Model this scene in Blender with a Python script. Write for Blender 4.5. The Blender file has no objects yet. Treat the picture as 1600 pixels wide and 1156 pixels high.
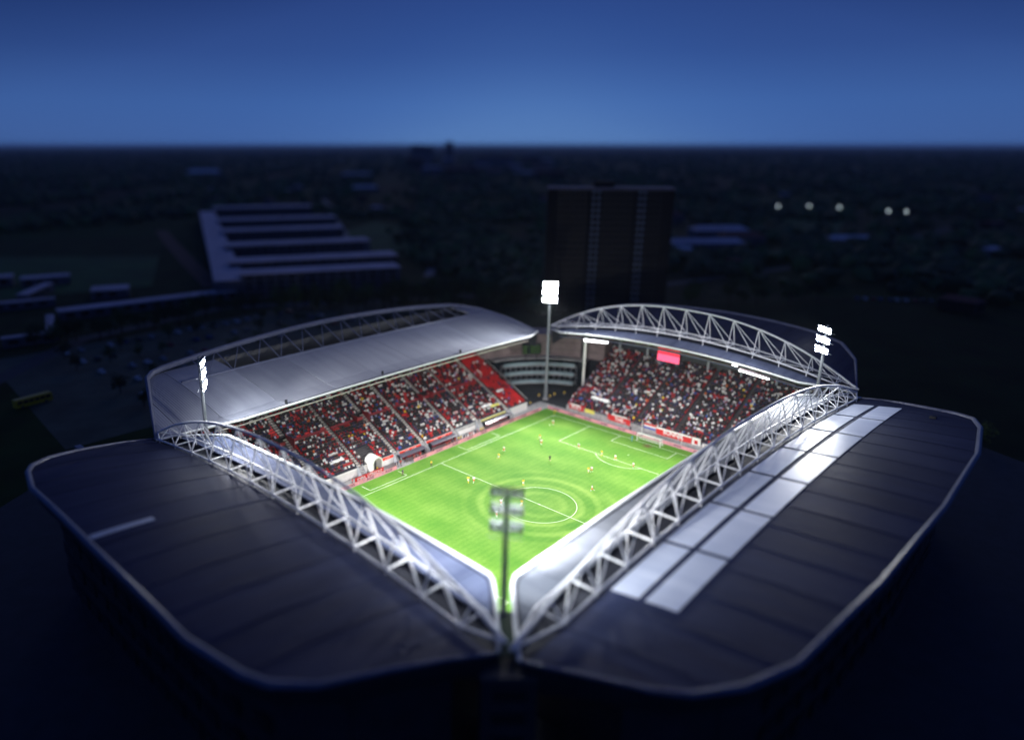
import bpy, bmesh, math, random
import numpy as np
from mathutils import Vector, Matrix
random.seed(7); RNG = np.random.default_rng(7)
R = math.radians
sc = bpy.context.scene
col = sc.collection

ORD = ['first', 'second', 'third', 'fourth', 'fifth', 'sixth', 'seventh', 'eighth', 'ninth', 'tenth', 'eleventh', 'twelfth', 'thirteenth', 'fourteenth', 'fifteenth', 'sixteenth',
       'seventeenth', 'eighteenth', 'nineteenth', 'twentieth'] + ['twenty-' + q for q in ('first', 'second', 'third', 'fourth', 'fifth', 'sixth', 'seventh', 'eighth', 'ninth')] + ['thirtieth'] + ['thirty-' + q for q in ('first', 'second', 'third', 'fourth', 'fifth', 'sixth', 'seventh', 'eighth', 'ninth')]
# ------------------------------------------------------------------ camera
cam_d = bpy.data.cameras.new('camera'); cam = bpy.data.objects.new('camera', cam_d); col.objects.link(cam)
YAW, PITCH = 0.7804, -0.3027
cam.location = (-129.687, -94.993, 84.213)
fwd = Vector((math.cos(YAW) * math.cos(PITCH), math.sin(YAW) * math.cos(PITCH), math.sin(PITCH)))
cam.rotation_euler = fwd.to_track_quat('-Z', 'Y').to_euler()
cam_d.sensor_width = 36; cam_d.lens = 25.2916; cam_d.shift_x = 0.06775
cam_d.clip_start = 0.5; cam_d.clip_end = 80000
cam_d.dof.use_dof = True
cam_d.dof.focus_distance = 168
cam_d.dof.aperture_fstop = 0.0110
sc.camera = cam
# ------------------------------------------------------------------ world, sun, exposure
SUN_EL, SUN_AZ = R(5.0), R(38)          # the last light lies beyond the far corner; azimuth from +X towards +Y
w = bpy.data.worlds.new('World'); sc.world = w; w.use_nodes = True
nt = w.node_tree; nt.nodes.clear()
sky = nt.nodes.new('ShaderNodeTexSky'); sky.sky_type = 'NISHITA'; sky.sun_disc = False
sky.sun_elevation = SUN_EL; sky.sun_rotation = R(90) - SUN_AZ
sky.air_density = 1.0; sky.dust_density = 0.2; sky.ozone_density = 4.0; sky.altitude = 0
bw = nt.nodes.new('ShaderNodeRGBToBW'); sm = nt.nodes.new('ShaderNodeMath'); sm.operation = 'MULTIPLY'; sm.inputs[1].default_value = 1 / 14.0
ramp = nt.nodes.new('ShaderNodeValToRGB'); el = ramp.color_ramp.elements          # blue-hour grade of the sky's own brightness
el[0].position = 0.0; el[0].color = (0.011, 0.024, 0.105, 1); el[1].position = 0.86; el[1].color = (0.092, 0.198, 0.455, 1)
for p_, c_ in ((0.15, (0.010, 0.024, 0.110)), (0.21, (0.026, 0.060, 0.225)), (0.31, (0.030, 0.076, 0.275)), (0.45, (0.045, 0.110, 0.340)), (0.70, (0.080, 0.176, 0.425))):
    q_ = el.new(p_); q_.color = (*c_, 1)
bg = nt.nodes.new('ShaderNodeBackground'); bg.inputs[1].default_value = 1.0
wo = nt.nodes.new('ShaderNodeOutputWorld')
nt.links.new(sky.outputs[0], bw.inputs[0]); nt.links.new(bw.outputs[0], sm.inputs[0]); nt.links.new(sm.outputs[0], ramp.inputs[0])
tcw = nt.nodes.new('ShaderNodeTexCoord'); sz = nt.nodes.new('ShaderNodeSeparateXYZ'); nt.links.new(tcw.outputs['Generated'], sz.inputs[0])
hor = nt.nodes.new('ShaderNodeValToRGB'); eh = hor.color_ramp.elements            # the same brightening towards the horizon all round
eh[0].position = 0.0; eh[0].color = (0.085, 0.195, 0.48, 1); eh[1].position = 1.0; eh[1].color = (0.010, 0.030, 0.14, 1)
for p_, c_ in ((0.05, (0.070, 0.185, 0.49)), (0.11, (0.036, 0.098, 0.32)), (0.18, (0.018, 0.052, 0.215)), (0.45, (0.012, 0.036, 0.165))):
    q_ = eh.new(p_); q_.color = (*c_, 1)
nt.links.new(sz.outputs['Z'], hor.inputs[0])
mxw = nt.nodes.new('ShaderNodeMix'); mxw.data_type = 'RGBA'; mxw.inputs[0].default_value = 0.42
nt.links.new(hor.outputs[0], mxw.inputs[7]); nt.links.new(ramp.outputs[0], mxw.inputs[6])
nt.links.new(mxw.outputs[2], bg.inputs[0]); nt.links.new(bg.outputs[0], wo.inputs[0])
sun_d = bpy.data.lights.new('sun', 'SUN'); sun_d.energy = 0.12; sun_d.angle = R(40); sun_d.color = (0.95, 0.93, 0.95)
sun = bpy.data.objects.new('sun', sun_d); col.objects.link(sun)
sun.rotation_euler = Vector((-math.cos(SUN_AZ), -math.sin(SUN_AZ), -math.sin(R(16)))).to_track_quat('-Z', 'Y').to_euler()
sc.view_settings.view_transform = 'Standard'; sc.view_settings.look = 'None'
sc.view_settings.gamma = 1; sc.view_settings.exposure = 0; sc.view_settings.use_curve_mapping = False
sc.render.engine = 'CYCLES'
sc.cycles.use_denoising = True
sc.cycles.max_bounces = 5; sc.cycles.diffuse_bounces = 2; sc.cycles.glossy_bounces = 2; sc.cycles.transmission_bounces = 3
sc.cycles.volume_bounces = 0; sc.cycles.sample_clamp_indirect = 4; sc.cycles.caustics_reflective = False; sc.cycles.caustics_refractive = False
SPOT_W = 105000.0          # watts of one floodlight row
HAZE = 0.5e-4

# ------------------------------------------------------------------ materials
MATS = {}
def mat(name, c, rough=0.6, metal=0.0, var=0.0, scale=2.0, emit=None, es=1.0, bump=0.0, c2=None, spec=0.5, trans=0.0):
    if name in MATS: return MATS[name]
    m = bpy.data.materials.new(name); m.use_nodes = True; n = m.node_tree.nodes; l = m.node_tree.links
    b = n['Principled BSDF']; b.inputs['Roughness'].default_value = rough; b.inputs['Metallic'].default_value = metal
    b.inputs['Base Color'].default_value = (*c, 1); b.inputs['Specular IOR Level'].default_value = spec
    if var or c2:
        tc = n.new('ShaderNodeTexCoord'); nz = n.new('ShaderNodeTexNoise'); nz.inputs['Scale'].default_value = scale
        nz.inputs['Detail'].default_value = 5; nz.inputs['Roughness'].default_value = 0.65
        l.new(tc.outputs['Object'], nz.inputs['Vector'])
        rp = n.new('ShaderNodeValToRGB'); rp.color_ramp.elements[0].position = 0.32; rp.color_ramp.elements[1].position = 0.68
        a = c if c2 else tuple(x * (1 - var) for x in c); d = c2 if c2 else tuple(min(1, x * (1 + var)) for x in c)
        rp.color_ramp.elements[0].color = (*a, 1); rp.color_ramp.elements[1].color = (*d, 1)
        l.new(nz.outputs['Fac'], rp.inputs['Fac']); l.new(rp.outputs['Color'], b.inputs['Base Color'])
        if bump:
            bp = n.new('ShaderNodeBump'); bp.inputs['Strength'].default_value = bump; bp.inputs['Distance'].default_value = 0.05
            l.new(nz.outputs['Fac'], bp.inputs['Height']); l.new(bp.outputs['Normal'], b.inputs['Normal'])
    if emit:
        b.inputs['Emission Color'].default_value = (*emit, 1); b.inputs['Emission Strength'].default_value = es
    if trans: b.inputs['Transmission Weight'].default_value = trans
    MATS[name] = m; return m

def ribbed(name, c, c2, rough, axis, pitch, metal=0.0, depth=0.04, spec=0.5):
    """sheet metal or polycarbonate with fine ribs along one axis, plus streaky weathering"""
    m = bpy.data.materials.new(name); m.use_nodes = True; n = m.node_tree.nodes; l = m.node_tree.links
    b = n['Principled BSDF']; b.inputs['Metallic'].default_value = metal; b.inputs['Specular IOR Level'].default_value = spec
    tc = n.new('ShaderNodeTexCoord')
    mp = n.new('ShaderNodeMapping'); l.new(tc.outputs['Object'], mp.inputs['Vector'])
    mp.inputs['Scale'].default_value = (0.45, 0.06, 0.2) if axis == 0 else (0.06, 0.45, 0.2)
    nz = n.new('ShaderNodeTexNoise'); nz.inputs['Scale'].default_value = 1.0; nz.inputs['Detail'].default_value = 7
    l.new(mp.outputs[0], nz.inputs['Vector'])
    rp = n.new('ShaderNodeValToRGB'); rp.color_ramp.elements[0].position = 0.3; rp.color_ramp.elements[1].position = 0.72
    rp.color_ramp.elements[0].color = (*c, 1); rp.color_ramp.elements[1].color = (*c2, 1)
    l.new(nz.outputs['Fac'], rp.inputs['Fac'])
    oi = n.new('ShaderNodeObjectInfo'); tn = n.new('ShaderNodeMapRange'); tn.inputs['To Min'].default_value = 0.87; tn.inputs['To Max'].default_value = 1.13; l.new(oi.outputs['Random'], tn.inputs['Value'])
    hs = n.new('ShaderNodeHueSaturation'); l.new(rp.outputs['Color'], hs.inputs['Color']); l.new(tn.outputs[0], hs.inputs['Value']); l.new(hs.outputs[0], b.inputs['Base Color'])
    rr = n.new('ShaderNodeMapRange'); rr.inputs['To Min'].default_value = rough - 0.1; rr.inputs['To Max'].default_value = rough + 0.15
    l.new(nz.outputs['Fac'], rr.inputs['Value']); l.new(rr.outputs[0], b.inputs['Roughness'])
    wv = n.new('ShaderNodeTexWave'); wv.wave_type = 'BANDS'; wv.bands_direction = 'X' if axis == 0 else 'Y'
    wv.inputs['Scale'].default_value = 1.0 / pitch * 0.314; wv.inputs['Distortion'].default_value = 0
    l.new(tc.outputs['Object'], wv.inputs['Vector'])
    bp = n.new('ShaderNodeBump'); bp.inputs['Strength'].default_value = 0.6; bp.inputs['Distance'].default_value = depth
    l.new(wv.outputs['Fac'], bp.inputs['Height']); l.new(bp.outputs['Normal'], b.inputs['Normal'])
    MATS[name] = m; return m

M_steel = mat('white_steel', (0.78, 0.79, 0.82), 0.45, 0, 0.08, 1.5)
M_rim = mat('rim_paint', (0.13, 0.145, 0.22), 0.4, 0, 0.15, 0.4)
M_edge = mat('edge_white', (0.72, 0.74, 0.76), 0.4, 0, 0.08, 0.6)
M_dark = mat('dark_gutter', (0.015, 0.017, 0.022), 0.6)
M_conc = mat('concrete', (0.34, 0.33, 0.33), 0.85, 0, 0.25, 0.7, bump=0.3)
M_conc_d = mat('dark_concrete', (0.06, 0.055, 0.06), 0.85, 0, 0.3, 0.5, bump=0.3)
M_white = mat('white_paint', (0.78, 0.77, 0.74), 0.5, 0, 0.07, 0.8)
M_stair = mat('pale_stair', (0.58, 0.54, 0.49), 0.8, 0, 0.2, 1.0)
M_redseat = mat('red_seat', (0.62, 0.014, 0.016), 0.45, 0, 0.3, 0.35)
M_redwall = mat('red_rail', (0.26, 0.025, 0.035), 0.5, 0, 0.2, 0.8)
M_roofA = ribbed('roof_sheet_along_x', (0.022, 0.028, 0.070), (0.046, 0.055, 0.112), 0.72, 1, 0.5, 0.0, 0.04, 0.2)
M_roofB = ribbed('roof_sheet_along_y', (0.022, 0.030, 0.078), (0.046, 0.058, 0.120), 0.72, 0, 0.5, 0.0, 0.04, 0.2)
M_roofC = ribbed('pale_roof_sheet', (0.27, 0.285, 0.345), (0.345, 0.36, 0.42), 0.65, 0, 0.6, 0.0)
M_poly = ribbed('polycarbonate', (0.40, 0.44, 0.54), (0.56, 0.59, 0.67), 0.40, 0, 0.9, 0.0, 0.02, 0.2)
M_polyS = ribbed('pale_canopy_sheet', (0.085, 0.095, 0.12), (0.125, 0.135, 0.16), 0.65, 0, 0.9, 0.0, 0.02, 0.25)
M_polyA = ribbed('grey_canopy_sheet', (0.07, 0.085, 0.15), (0.12, 0.14, 0.22), 0.75, 1, 0.9, 0.0, 0.02, 0.15)
_b = M_poly.node_tree.nodes['Principled BSDF']; _b.inputs['Emission Color'].default_value = (0.55, 0.66, 1.0, 1); _b.inputs['Emission Strength'].default_value = 0.16   # added glow stands in for light coming through the panels
M_deck = mat('roof_deck', (0.022, 0.024, 0.034), 0.7)
M_glassd = mat('dark_glass', (0.012, 0.016, 0.022), 0.08, spec=0.8)
M_facade = mat('facade_dark', (0.024, 0.027, 0.038), 0.5, 0, 0.25, 0.3)
M_pink = mat('pink_board', (0.72, 0.30, 0.34), 0.4, 0, 0.12, 0.3)
M_navy = mat('navy_ink', (0.03, 0.02, 0.09), 0.5)
M_redban = mat('red_cloth', (0.62, 0.02, 0.02), 0.6, 0, 0.15, 0.8)
M_whiteink = mat('white_ink', (0.85, 0.83, 0.80), 0.5)
M_blueink = mat('flag_blue', (0.03, 0.06, 0.42), 0.6)
M_yelban = mat('yellow_cloth', (0.75, 0.68, 0.12), 0.6, 0, 0.1, 1.0)
M_black = mat('black_case', (0.008, 0.008, 0.010), 0.5)
M_greypole = mat('galvanised', (0.36, 0.38, 0.42), 0.5, 0.0, 0.1, 1.0)
M_housing = mat('lamp_housing', (0.075, 0.08, 0.10), 0.4)
M_lens = mat('lit_lens', (0.9, 0.95, 1.0), 0.3, emit=(0.93, 0.97, 1.0), es=400.0)
M_lamp2 = mat('lit_strip', (0.9, 0.95, 1.0), 0.3, emit=(0.97, 0.97, 1.0), es=14.0)
M_screen = mat('red_screen', (0.3, 0.01, 0.03), 0.3, emit=(1.0, 0.035, 0.07), es=1.15)
M_screen2 = mat('pink_screen', (0.4, 0.05, 0.1), 0.3, emit=(1.0, 0.10, 0.22), es=1.5)
M_net = mat('net_white', (0.75, 0.76, 0.74), 0.7)
M_street = mat('street_lens', (1, 0.9, 0.7), 0.3, emit=(0.75, 0.9, 1.0), es=5.0)
M_win_lit = mat('lit_window', (0.3, 0.2, 0.1), 0.3, emit=(1.0, 0.62, 0.25), es=0.10)
M_winb = mat('bluish_window', (0.16, 0.20, 0.26), 0.15, 0, 0.2, 0.4)
M_glassb = mat('balcony_glass', (0.30, 0.40, 0.44), 0.2, 0, 0.15, 0.8)
M_beige = mat('beige_cladding', (0.24, 0.18, 0.18), 0.7, 0, 0.2, 0.5)

# ------------------------------------------------------------------ mesh helpers
class MB:
    def __init__(s): s.v = []; s.f = []; s.m = []
    def add(s, vs, fs, mi=0):
        o = len(s.v); s.v += [tuple(p) for p in vs]; s.f += [tuple(i + o for i in f) for f in fs]; s.m += [mi] * len(fs); return s
    def box(s, x0, x1, y0, y1, z0, z1, mi=0):
        vs = [(x, y, z) for z in (z0, z1) for y in (y0, y1) for x in (x0, x1)]
        return s.add(vs, [(0, 2, 3, 1), (4, 5, 7, 6), (0, 1, 5, 4), (2, 6, 7, 3), (0, 4, 6, 2), (1, 3, 7, 5)], mi)
    def tube(s, pts, r, n=8, mi=0, cap=True):
        pts = [Vector(p) for p in pts]; rs = r if isinstance(r, (list, tuple)) else [r] * len(pts)
        t0 = (pts[1] - pts[0]).normalized(); up = Vector((0, 0, 1)) if abs(t0.z) < 0.9 else Vector((1, 0, 0))
        rings = []
        for i, p in enumerate(pts):
            t = (pts[min(i + 1, len(pts) - 1)] - pts[max(i - 1, 0)]).normalized()
            a = t.cross(up)
            if a.length < 1e-4: a = t.cross(Vector((0, 1, 0)))
            a.normalize(); b = t.cross(a)
            rings.append([p + (a * math.cos(2 * math.pi * k / n) + b * math.sin(2 * math.pi * k / n)) * rs[i] for k in range(n)])
        fs = []
        for i in range(len(pts) - 1):
            for k in range(n):
                fs.append((i * n + k, i * n + (k + 1) % n, (i + 1) * n + (k + 1) % n, (i + 1) * n + k))
        if cap: fs += [tuple(range(n)), tuple(reversed(range((len(pts) - 1) * n, len(pts) * n)))]
        return s.add([q for rg in rings for q in rg], fs, mi)
    def prism(s, poly, z0, z1, mi=0):
        n = len(poly); vs = [(x, y, z0) for x, y in poly] + [(x, y, z1) for x, y in poly]
        fs = [tuple(reversed(range(n))), tuple(range(n, 2 * n))] + [(i, (i + 1) % n, n + (i + 1) % n, n + i) for i in range(n)]
        return s.add(vs, fs, mi)
    def mesh(s, name, mats, smooth=False):
        me = bpy.data.meshes.new(name); me.from_pydata(s.v, [], s.f)
        for m in (mats if isinstance(mats, (list, tuple)) else [mats]): me.materials.append(m)
        if any(s.m): me.polygons.foreach_set('material_index', s.m)
        if smooth:
            me.polygons.foreach_set('use_smooth', [True] * len(me.polygons))
            if hasattr(me, 'set_sharp_from_angle'): me.set_sharp_from_angle(angle=R(40))
        me.update(); return me
    def build(s, name, mats, parent=None, smooth=False, loc=None):
        return link(name, s.mesh(name, mats, smooth), parent, loc)
def link(name, data, parent=None, loc=None):
    o = bpy.data.objects.new(name, data); col.objects.link(o)
    if loc is not None: o.location = loc
    if parent is not None:
        o.parent = parent
        if loc is None: o.matrix_parent_inverse = INV.get(parent.name, Matrix())
    return o
INV = {}
def tag(o, label=None, cat=None, group=None, kind=None):
    if label: o['label'] = label
    if cat: o['category'] = cat
    if group: o['group'] = group
    if kind: o['kind'] = kind
    return o
def thing(name, label, cat, loc=(0, 0, 0), rz=0, group=None):
    o = bpy.data.objects.new(name, None); col.objects.link(o); o.location = loc; o.rotation_euler = (0, 0, rz)
    o.empty_display_size = 0.5
    INV[o.name] = (Matrix.Translation(loc) @ Matrix.Rotation(rz, 4, 'Z')).inverted()   # children may be given in world coordinates
    return tag(o, label, cat, group)
def local(name, data, parent, loc=(0, 0, 0), rot=(0, 0, 0)):
    """child given in the parent's own coordinates"""
    o = bpy.data.objects.new(name, data); col.objects.link(o); o.parent = parent; o.location = loc; o.rotation_euler = rot; return o
def copy_tree(o, parent=None):
    c = o.copy(); col.objects.link(c); c.parent = parent
    for ch in list(o.children): copy_tree(ch, c)
    return c
def part(name, mb, mats, parent, smooth=False):
    """part whose mesh is in world coordinates"""
    o = mb.build(name, mats, None, smooth)
    o.parent = parent
    inv = INV.get(parent.name)
    if inv is not None: o.matrix_parent_inverse = inv
    return o
def sub(name, mb, mats, parent, smooth=False):
    """sub-part in world coordinates of a part that itself sits at the world origin"""
    o = mb.build(name, mats, None, smooth); o.parent = parent
    return o
def lerp_tab(t, x):
    if x <= t[0][0]: return t[0][1]
    for (a, b), (c, d) in zip(t, t[1:]):
        if x <= c: return b + (d - b) * (x - a) / (c - a)
    return t[-1][1]
def text_mesh(body, size, m, depth=0.0, shear=0.0):
    cu = bpy.data.curves.new('txt', 'FONT'); cu.body = body; cu.size = size; cu.align_x = 'CENTER'; cu.align_y = 'CENTER'
    cu.extrude = depth; cu.shear = shear; cu.resolution_u = 2; cu.offset = size * 0.02
    o = bpy.data.objects.new('txt', cu); col.objects.link(o)
    dg = bpy.context.evaluated_depsgraph_get(); dg.update()
    me = bpy.data.meshes.new_from_object(o.evaluated_get(dg)); bpy.data.objects.remove(o); bpy.data.curves.remove(cu)
    me.materials.clear(); me.materials.append(m); return me

# ================================================================== SETTING: ground
def ground_material():
    m = bpy.data.materials.new('land'); m.use_nodes = True; n = m.node_tree.nodes; l = m.node_tree.links; b = n['Principled BSDF']
    b.inputs['Roughness'].default_value = 0.95; b.inputs['Specular IOR Level'].default_value = 0.1
    tc = n.new('ShaderNodeTexCoord')
    v = n.new('ShaderNodeTexVoronoi'); v.inputs['Scale'].default_value = 0.0045; v.feature = 'F1'
    nz0 = n.new('ShaderNodeTexNoise'); nz0.inputs['Scale'].default_value = 0.004; nz0.inputs['Detail'].default_value = 3
    mx = n.new('ShaderNodeMix'); mx.data_type = 'VECTOR'; mx.inputs[0].default_value = 0.10
    l.new(tc.outputs['Object'], mx.inputs[4]); 
    sc_ = n.new('ShaderNodeVectorMath'); sc_.operation = 'SCALE'; sc_.inputs['Scale'].default_value = 900
    l.new(tc.outputs['Object'], nz0.inputs['Vector']); l.new(nz0.outputs['Color'], sc_.inputs[0]); l.new(sc_.outputs[0], mx.inputs[5])
    l.new(mx.outputs[1], v.inputs['Vector'])
    rp = n.new('ShaderNodeValToRGB'); e = rp.color_ramp.elements
    e[0].position = 0.0; e[0].color = (0.014, 0.026, 0.009, 1); e[1].position = 1.0; e[1].color = (0.050, 0.038, 0.024, 1)
    for p, c in ((0.3, (0.024, 0.055, 0.012, 1)), (0.5, (0.035, 0.032, 0.022, 1)), (0.7, (0.020, 0.062, 0.014, 1))):
        q = rp.color_ramp.elements.new(p); q.color = c
    sp = n.new('ShaderNodeSeparateColor'); l.new(v.outputs['Color'], sp.inputs[0]); l.new(sp.outputs[0], rp.inputs['Fac'])
    nz = n.new('ShaderNodeTexNoise'); nz.inputs['Scale'].default_value = 0.05; nz.inputs['Detail'].default_value = 8; l.new(tc.outputs['Object'], nz.inputs['Vector'])
    mm = n.new('ShaderNodeMix'); mm.data_type = 'RGBA'; mm.blend_type = 'MULTIPLY'; mm.inputs[0].default_value = 0.8
    r2 = n.new('ShaderNodeValToRGB'); r2.color_ramp.elements[0].position = 0.3; r2.color_ramp.elements[0].color = (0.35, 0.35, 0.35, 1)
    r2.color_ramp.elements[1].position = 0.7; r2.color_ramp.elements[1].color = (1.3, 1.3, 1.3, 1)
    l.new(nz.outputs['Fac'], r2.inputs['Fac']); l.new(rp.outputs['Color'], mm.inputs[6]); l.new(r2.outputs['Color'], mm.inputs[7]); l.new(mm.outputs[2], b.inputs['Base Color'])
    return m
g = MB(); S = 30000.0
g.add([(-S, -S, -0.10), (S, -S, -0.10), (S, S, -0.10), (-S, S, -0.10)], [(0, 1, 2, 3)])
tag(g.build('ground', ground_material()), 'dark flat land reaching to the horizon', kind='structure')
M_asph = mat('asphalt', (0.045, 0.048, 0.055), 0.85, 0, 0.25, 0.3, bump=0.2)
M_pave = mat('paving', (0.032, 0.035, 0.042), 0.8, 0, 0.25, 0.25, bump=0.2)
M_path = mat('pale_path', (0.22, 0.20, 0.19), 0.85, 0, 0.2, 0.3)
g = MB()
g.prism([(-128, -40), (-108, -92), (-40, -125), (80, -112), (110, -90), (135, -40), (135, 60), (100, 105), (-75, 105), (-112, 80)], -0.09, -0.05)
tag(g.build('plaza', M_pave), 'blue-grey paved apron around the stadium', kind='structure')
g = MB(); g.prism([(-70, 118), (120, 118), (135, 235), (-60, 235)], -0.095, -0.06)
tag(g.build('car_park', mat('car_park_asphalt', (0.055, 0.070, 0.045), .85, 0, .5, .06)), 'asphalt car park behind the left stand', kind='structure')
def strip(name, pts, wd, m, z, label):
    mb = MB(); vs = []
    for i, p in enumerate(pts):
        a = Vector(pts[max(i - 1, 0)]); b = Vector(pts[min(i + 1, len(pts) - 1)]); t = (b - a).normalized(); nn = Vector((-t.y, t.x)) * wd / 2
        vs += [(p[0] + nn.x, p[1] + nn.y, z), (p[0] - nn.x, p[1] - nn.y, z)]
    mb.add(vs, [(2 * i, 2 * i + 1, 2 * i + 3, 2 * i + 2) for i in range(len(pts) - 1)])
    return tag(mb.build(name, m), label, kind='structure')
strip('road', [(-250, 160), (-110, 165), (-20, 245), (60, 260), (170, 190), (260, 130), (420, 90), (900, 60)], 9, M_asph, -0.052, 'asphalt road passing behind the left stand')
strip('road', [(150, 200), (190, 290), (280, 430), (420, 640), (700, 1050)], 8, M_path, -0.048, 'pale straight road leading away towards the horizon')
strip('path', [(85, 318), (120, 420), (170, 560), (200, 640)], 12, mat('reddish_path', (0.10, 0.045, 0.03), 0.9, 0, 0.3, 0.1), -0.046, 'reddish brown path beside the comb-shaped office block')
strip('road', [(-112, -130), (-150, -20), (-150, 90), (-110, 165)], 10, M_asph, -0.044, 'dark road outside the near-left stand')

M_field = mat('meadow', (0.022, 0.085, 0.014), 0.95, 0, 0.45, 0.02)
def field(poly, label):
    tag(MB().prism(poly, -0.1, -0.07).build('field', M_field), label, kind='structure')
field([(265, 470), (420, 560), (330, 300), (250, 240)], 'green meadow between the office complex and the tower')
field([(560, 230), (900, 330), (960, 210), (600, 120)], 'green meadow in the right middle distance')
field([(-60, 380), (60, 350), (120, 470), (20, 560)], 'green meadow left of the reddish path')
strip('road', [(205, 250), (300, 330), (520, 560), (900, 1000)], 7, M_path, -0.040, 'pale road running back beside the meadow')
# ------------------------------------------------------------------ pitch
def grass_material():
    m = bpy.data.materials.new('pitch_grass'); m.use_nodes = True; n = m.node_tree.nodes; l = m.node_tree.links; b = n['Principled BSDF']
    b.inputs['Roughness'].default_value = 0.85; b.inputs['Specular IOR Level'].default_value = 0.15
    tc = n.new('ShaderNodeTexCoord'); sx = n.new('ShaderNodeSeparateXYZ'); l.new(tc.outputs['Object'], sx.inputs[0])
    def math_(op, a, c=None, clamp=False):
        q = n.new('ShaderNodeMath'); q.operation = op; q.use_clamp = clamp
        for i, x in enumerate((a, c)):
            if x is None: continue
            if isinstance(x, (int, float)): q.inputs[i].default_value = x
            else: l.new(x, q.inputs[i])
        return q.outputs[0]
    # mowing rings round the centre spot, alternating, fading out with distance
    ln = n.new('ShaderNodeVectorMath'); ln.operation = 'LENGTH'; l.new(tc.outputs['Object'], ln.inputs[0])
    nzw = n.new('ShaderNodeTexNoise'); nzw.inputs['Scale'].default_value = 0.35; l.new(tc.outputs['Object'], nzw.inputs['Vector'])
    rad = math_('ADD', ln.outputs['Value'], math_('MULTIPLY', nzw.outputs['Fac'], 0.9))
    ring = math_('SINE', math_('MULTIPLY', math_('SUBTRACT', rad, 9.6), 2 * math.pi / 4.3))
    ring = math_('MULTIPLY', ring, math_('SUBTRACT', 1.0, math_('MULTIPLY', math_('ABSOLUTE', math_('SUBTRACT', ln.outputs['Value'], 11.5)), 0.105), True))
    # mowing bands across the pitch, and fine lines along it
    band = math_('SINE', math_('MULTIPLY', sx.outputs['X'], 2 * math.pi / 11.0))
    fine = math_('SINE', math_('MULTIPLY', sx.outputs['Y'], 2 * math.pi / 1.5))
    nz = n.new('ShaderNodeTexNoise'); nz.inputs['Scale'].default_value = 0.10; nz.inputs['Detail'].default_value = 6; nz.inputs['Roughness'].default_value = 0.7
    l.new(tc.outputs['Object'], nz.inputs['Vector'])
    nf = n.new('ShaderNodeTexNoise'); nf.inputs['Scale'].default_value = 2.2; nf.inputs['Detail'].default_value = 4; l.new(tc.outputs['Object'], nf.inputs['Vector'])
    f = math_('MULTIPLY', math_('MAXIMUM', ring, -0.25), 0.34); f = math_('ADD', f, math_('MULTIPLY', band, 0.085)); f = math_('ADD', f, math_('MULTIPLY', fine, 0.035))
    f = math_('ADD', f, math_('MULTIPLY', math_('SUBTRACT', nz.outputs['Fac'], 0.5), 0.9)); f = math_('ADD', f, math_('MULTIPLY', math_('SUBTRACT', nf.outputs['Fac'], 0.5), 0.35))
    f = math_('ADD', f, 0.5)
    rp = n.new('ShaderNodeValToRGB'); e = rp.color_ramp.elements
    e[0].position = 0.05; e[0].color = (0.036, 0.150, 0.010, 1); e[1].position = 0.95; e[1].color = (0.180, 0.310, 0.055, 1)
    q = e.new(0.5); q.color = (0.092, 0.218, 0.024, 1)
    l.new(f, rp.inputs['Fac'])
    # worn goal mouth
    ds = n.new('ShaderNodeVectorMath'); ds.operation = 'DISTANCE'; l.new(tc.outputs['Object'], ds.inputs[0]); ds.inputs[1].default_value = (51.0, -0.6, 0)
    wn = math_('SUBTRACT', 1.0, math_('DIVIDE', math_('ADD', ds.outputs['Value'], math_('MULTIPLY', nf.outputs['Fac'], 1.5)), 2.6), True)
    mx = n.new('ShaderNodeMix'); mx.data_type = 'RGBA'; l.new(math_('MULTIPLY', wn, 1.6, True), mx.inputs[0]); l.new(rp.outputs['Color'], mx.inputs[6]); mx.inputs[7].default_value = (0.12, 0.07, 0.035, 1)
    l.new(mx.outputs[2], b.inputs['Base Color'])
    bp = n.new('ShaderNodeBump'); bp.inputs['Strength'].default_value = 0.3; bp.inputs['Distance'].default_value = 0.03; l.new(nf.outputs['Fac'], bp.inputs['Height']); l.new(bp.outputs['Normal'], b.inputs['Normal'])
    return m
g = MB(); g.box(-60, 60, -37.8, 45.5, -0.05, -0.02)
tag(g.build('pitch_surround', M_conc), 'pale concrete walkway around the pitch', kind='structure')
g = MB(); g.add([(-56, -37.5, 0), (55.9, -37.5, 0), (55.9, 39.7, 0), (-56, 39.7, 0)], [(0, 1, 2, 3)])
pitch = tag(g.build('pitch', grass_material()), 'floodlit green football pitch with mowing rings', kind='structure')
M_line = mat('line_paint', (0.66, 0.72, 0.60), 0.8, 0, 0.12, 1.0)
LW = 0.065
def line(x0, y0, x1, y1):
    a = Vector((x0, y0)); b = Vector((x1, y1)); t = (b - a).normalized(); nn = Vector((-t.y, t.x)) * LW; a = a - t * LW; b = b + t * LW
    z = 0.006
    part('line_marking', MB().add([(a.x + nn.x, a.y + nn.y, z), (a.x - nn.x, a.y - nn.y, z), (b.x - nn.x, b.y - nn.y, z), (b.x + nn.x, b.y + nn.y, z)], [(0, 1, 2, 3)]), M_line, pitch)
def arc(cx, cy, r, a0, a1, n=48, z=0.010):
    mb = MB(); vs = []
    for i in range(n + 1):
        a = a0 + (a1 - a0) * i / n
        vs += [(cx + (r - LW) * math.cos(a), cy + (r - LW) * math.sin(a), z), (cx + (r + LW) * math.cos(a), cy + (r + LW) * math.sin(a), z)]
    mb.add(vs, [(2 * i, 2 * i + 1, 2 * i + 3, 2 * i + 2) for i in range(n)]); part('line_marking', mb, M_line, pitch)
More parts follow.
